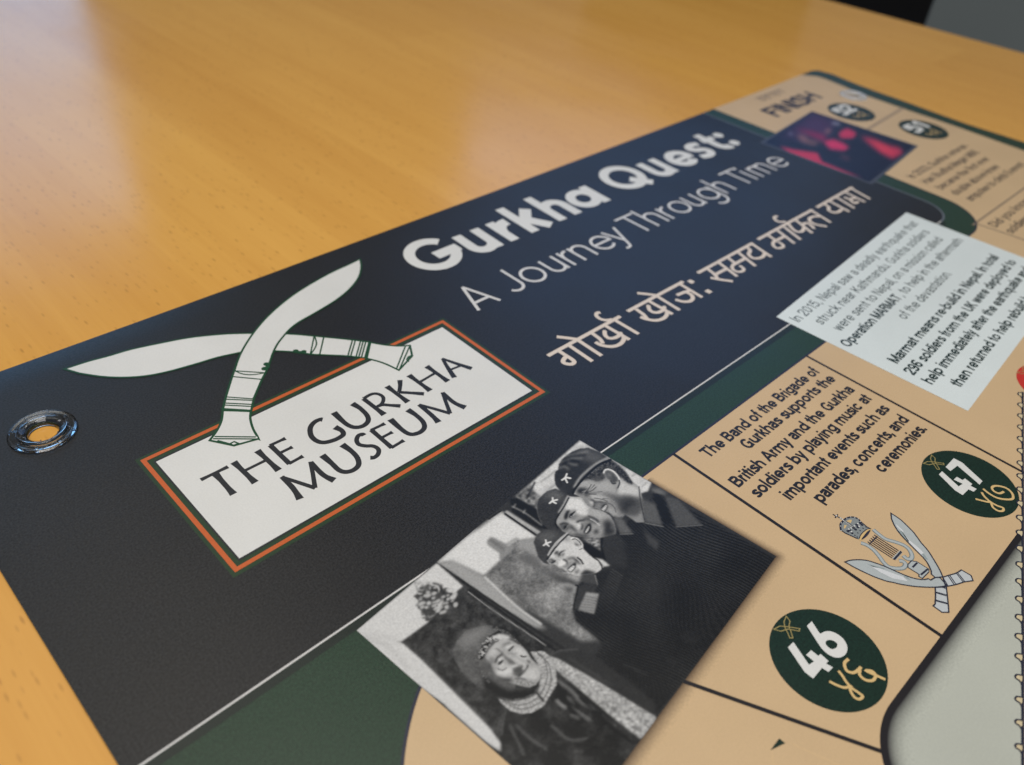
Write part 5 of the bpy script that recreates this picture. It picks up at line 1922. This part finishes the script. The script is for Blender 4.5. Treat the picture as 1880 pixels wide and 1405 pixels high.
cv.stroke(F4, [(1000, 1135), (1150, 1130), (1230, 1160)], 1.8, 70, 1)
cv.stroke(F4, [(1350, 900), (1440, 960), (1470, 1060)], 1.5, 150, 1, .7)
cv.clip = None
# patterned cap band under the hood
cv.stroke(c6_, [(545, 205), (465, 255), (415, 330), (392, 410)], 9.5, 36, 0)
cv.poly(c6_, [(485, 232), (545, 205), (620, 225), (645, 250), (560, 258), (520, 275)], 196, 1)
cv.stroke(c6_, [(480, 240), (540, 262), (520, 280)], 1.5, 50, 0)
for k in range(60):
    t = rg.random()
    q = smooth([(500, 235), (450, 275), (415, 340), (395, 410)], 12)[int(t * 36)]
    cv.stroke(c6_, [(q[0] + 44 * (rg.random() - .5), q[1] + 36 * (rg.random() - .5))] * 2, 1.6 + 1.6 * rg.random(), 200, 0, .9, 0)
for k in range(46):
    t = rg.random()
    q = smooth([(330, 400), (370, 470), (410, 560), (480, 640)], 12)[int(t * 36)]
    cv.stroke(c6_, [(q[0] + 30 * (rg.random() - .5), q[1])] * 2, 1.4 + 1.2 * rg.random(), 150 if k % 2 else 40, 0, .7, 0)
for k in range(30):
    a = 380 + 150 * k / 30
    b = 285 - 130 * k / 30
    cv.stroke(c6_, [(a, b), (a + 6, b - 16)], 1.3, 150 if k % 2 else 50, 0, .7, 0)
# scarf round the neck
ring = [(815, 362), (930, 358), (1000, 415), (1040, 520), (1042, 650), (965, 772), (930, 832), (830, 890), (740, 898), (640, 872), (565, 805), (528, 752), (640, 778), (760, 762), (850, 722), (892, 650), (912, 560), (870, 450)]
m = cv.poly(c6_, ring, 168, 0)
cv.clip = m
sc = [(870, 370), (950, 440), (980, 560), (965, 660), (900, 770), (800, 828), (700, 838), (560, 775)]
scs = smooth(sc, 8)
for k in range(0, len(scs) - 1):
    a, b = np.array(scs[k]), np.array(scs[k + 1])
    t = (b - a) / (np.hypot(*(b - a)) + 1e-9)
    nn_ = np.array([-t[1], t[0]])
    cv.stroke(c6_, [tuple(a + nn_ * 66), tuple(a - nn_ * 66)], 1.4, 96 if k % 2 else 206, 0, .26, 0)
cv.add(m, cv.noise(3, 41) * 60)
for d_ in (-24, 22):
    cv.stroke(c6_, [tuple(np.array(q) + (d_ * .7, d_ * .7)) for q in sc], 1.8, 70, 0, .7)
cv.clip = None
cv.stroke(c6_, [(870, 715), (930, 790)], 4, 50, 1)
cv.stroke(c6_, [(530, 760), (640, 782), (760, 768), (852, 726), (894, 655)], 2.5, 40, 1)
cv.add(np.ones_like(cv.a[..., 0]), cv.noise(1.4, 30) * 15)


def bw_tone(c):
    """printed grey: scan value -> reflectance, paper white about 0.66"""
    L_ = lin(np.clip(c, 0, 255)) / lin(214) * 0.64
    L_ = np.clip((L_ - 0.0185) * 1.05, 0.003, 0.70)
    return L_ * np.array([1.0, 0.985, 0.96])


pl, pt_, pr_ = np.array(P(655, 1158)), np.array(P(1063, 808)), np.array(P(1425, 1022))
pb = pl + (pr_ - pt_) + np.array([-0.006, 0.0])
photo = photo_grid('soldiers_photograph', (pl, pt_, pr_, pb), 330, 300, cv, banner, 6, bw_tone)
# soft printed edge on the tan around the photograph
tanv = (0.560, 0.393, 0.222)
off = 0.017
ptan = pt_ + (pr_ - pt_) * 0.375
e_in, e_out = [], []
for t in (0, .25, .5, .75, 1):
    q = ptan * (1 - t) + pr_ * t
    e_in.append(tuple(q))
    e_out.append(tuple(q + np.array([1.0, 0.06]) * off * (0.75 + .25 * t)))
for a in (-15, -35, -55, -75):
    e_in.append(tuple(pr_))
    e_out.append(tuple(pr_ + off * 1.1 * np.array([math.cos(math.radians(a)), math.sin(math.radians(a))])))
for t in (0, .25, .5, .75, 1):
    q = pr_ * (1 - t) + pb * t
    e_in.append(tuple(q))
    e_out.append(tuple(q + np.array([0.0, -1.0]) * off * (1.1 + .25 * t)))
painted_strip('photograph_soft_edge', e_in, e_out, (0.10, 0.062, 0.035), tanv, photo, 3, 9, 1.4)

# --- colour photograph of a night scene, pink light
cv2 = Canvas(1370, 180, 1720, 360, (26, 30, 50))
f1, f2 = (1280, 100, 6.243), (1480, 100, 4.683)
cv2.poly(f1, [(1100, 860), (1320, 660), (1600, 760), (1500, 960), (1250, 900)], (80, 44, 86), 9, .8)
cv2.poly(f1, [(900, 960), (1150, 800), (1250, 850), (1200, 980)], (70, 40, 80), 8, .7)
cv2.poly(f1, [(1120, 850), (1300, 880), (1480, 930), (1460, 1010), (1300, 940)], (140, 36, 84), 4)
cv2.poly(f1, [(1440, 1000), (1560, 970), (1680, 1020), (1750, 1070), (1680, 1110), (1520, 1090)], (205, 50, 98), 3)
cv2.poly(f1, [(940, 1050), (1100, 1090), (1380, 1130), (1430, 1230), (1600, 1300), (1900, 1420), (1600, 1350), (1250, 1220), (1050, 1130)], (190, 52, 84), 2)
cv2.poly(f1, [(1620, 920), (1720, 850), (1830, 910), (1780, 960), (1650, 960)], (190, 50, 88), 3)
cv2.poly(f1, [(1130, 930), (1210, 920), (1300, 990), (1420, 1000), (1340, 1050), (1200, 1010)], (160, 108, 108), 4, .8)
cv2.poly(f1, [(1450, 880), (1520, 840), (1540, 890), (1480, 920)], (160, 110, 110), 3, .7)
cv2.poly(f2, [(460, 700), (560, 720), (700, 780), (800, 800), (840, 850), (740, 905), (640, 850), (560, 790)], (190, 52, 82), 4)
cv2.poly(f2, [(560, 730), (700, 790), (760, 870), (640, 830)], (214, 64, 84), 3, .7)
cv2.poly(f2, [(280, 680), (340, 640), (430, 680), (400, 715), (300, 715)], (190, 50, 88), 3)
cv2.stroke(f1, [(1560, 790), (1620, 800)], 7, (150, 150, 170), 2, .7)
cv2.stroke(f1, [(1060, 910), (1080, 915)], 6, (110, 110, 140), 2, .8)
cv2.stroke(f2, [(310, 880), (360, 900)], 8, (90, 56, 70), 3, .7)


def col_tone(c):
    return np.clip(lin(np.clip(c, 0, 255)) / lin(214) * 0.62 - 0.006, 0.004, 0.7)


pk = [(2.3498, 1.1881), (2.7345, 1.2396), (2.7560, 0.8830), (2.3700, 0.8400)]
Ink().fill([(2.3390, 1.1960), (2.7345, 1.2420), (2.7680, 0.8740), (2.3600, 0.8280)]).build('concert_photograph_border', ink('photo_border', (0.055, 0.062, 0.085), 0.08), banner, 5)
photo_grid('concert_photograph', pk, 150, 120, cv2, banner, 6, col_tone)

# ------------------------------------------------------------------ transparent eyelets
m_clear, nt_, b_ = base_mat('clear_plastic', (0.93, 0.95, 0.97), 0.035, 0.5)
b_.inputs['Transmission Weight'].default_value = 1.0
b_.inputs['IOR'].default_value = 1.49

m_clear_pale, nt_, b_ = base_mat('pale_clear_plastic', (0.95, 0.95, 0.95), 0.28, 0.5)  # same clear plastic; far eyelet's pale glare put into its colour and roughness
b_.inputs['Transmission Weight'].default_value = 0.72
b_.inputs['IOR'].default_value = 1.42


def lathe(bm, prof, segs=96):
    rings = []
    for r, z in prof:
        rings.append([bm.verts.new((r * math.cos(2 * math.pi * i / segs), r * math.sin(2 * math.pi * i / segs), z)) for i in range(segs)])
    for a, b in zip(rings, rings[1:] + rings[:1]):
        for i in range(segs):
            bm.faces.new((a[i], a[(i + 1) % segs], b[(i + 1) % segs], b[i]))


for ex_, ey_, er in EYE:
    s = 1.0 if ex_ < 1 else 0.92
    ring = empty('eyelet', (ex_ * U, ey_ * U, 0.0))
    ring.parent = banner
    mm = 0.001 * s
    ro = 13.4
    prof = [(5.7, -1.9), (5.8, -0.4), (6.1, 0.4), (6.7, 1.0), (7.4, 1.45), (8.1, 1.9), (8.7, 2.25), (9.2, 2.35), (9.6, 2.15), (9.8, 1.65), (10.0, 1.30), (11.6, 1.25), (11.9, 1.42), (12.2, 1.36), (12.5, 1.05), (13.2, 0.88), (ro, 0.62), (13.3, 0.36), (12.8, 0.30), (9.6, 0.30), (8.2, 0.25), (7.2, -0.6), (6.8, -1.9)]
    bm = bmesh.new()
    lathe(bm, [(r * mm, z * mm) for r, z in prof])
    bmesh.ops.recalc_face_normals(bm, faces=list(bm.faces))
    rim = mesh_obj('eyelet_rim', bm, m_clear if ex_ < 1 else m_clear_pale, ring, True)
    rim.data.set_sharp_from_angle(angle=math.radians(48))
    # moulded teeth and spokes inside the flange
    bm = bmesh.new()
    for k in range(8):
        a = 2 * math.pi * (k + .3) / 8
        add_box(bm, (10.9 * mm * math.cos(a), 10.9 * mm * math.sin(a), 1.40 * mm), (1.5 * mm, 1.1 * mm, 0.34 * mm), a, 0.12 * mm)
    for k in range(6):
        a = 2 * math.pi * (k + .1) / 6
        add_box(bm, (7.3 * mm * math.cos(a), 7.3 * mm * math.sin(a), 1.35 * mm), (0.9 * mm, 0.4 * mm, 1.0 * mm), a, 0.15 * mm)
    mesh_obj('eyelet_teeth', bm, m_clear if ex_ < 1 else m_clear_pale, ring)

SC.cycles.max_bounces = 10
SC.cycles.caustics_refractive = True
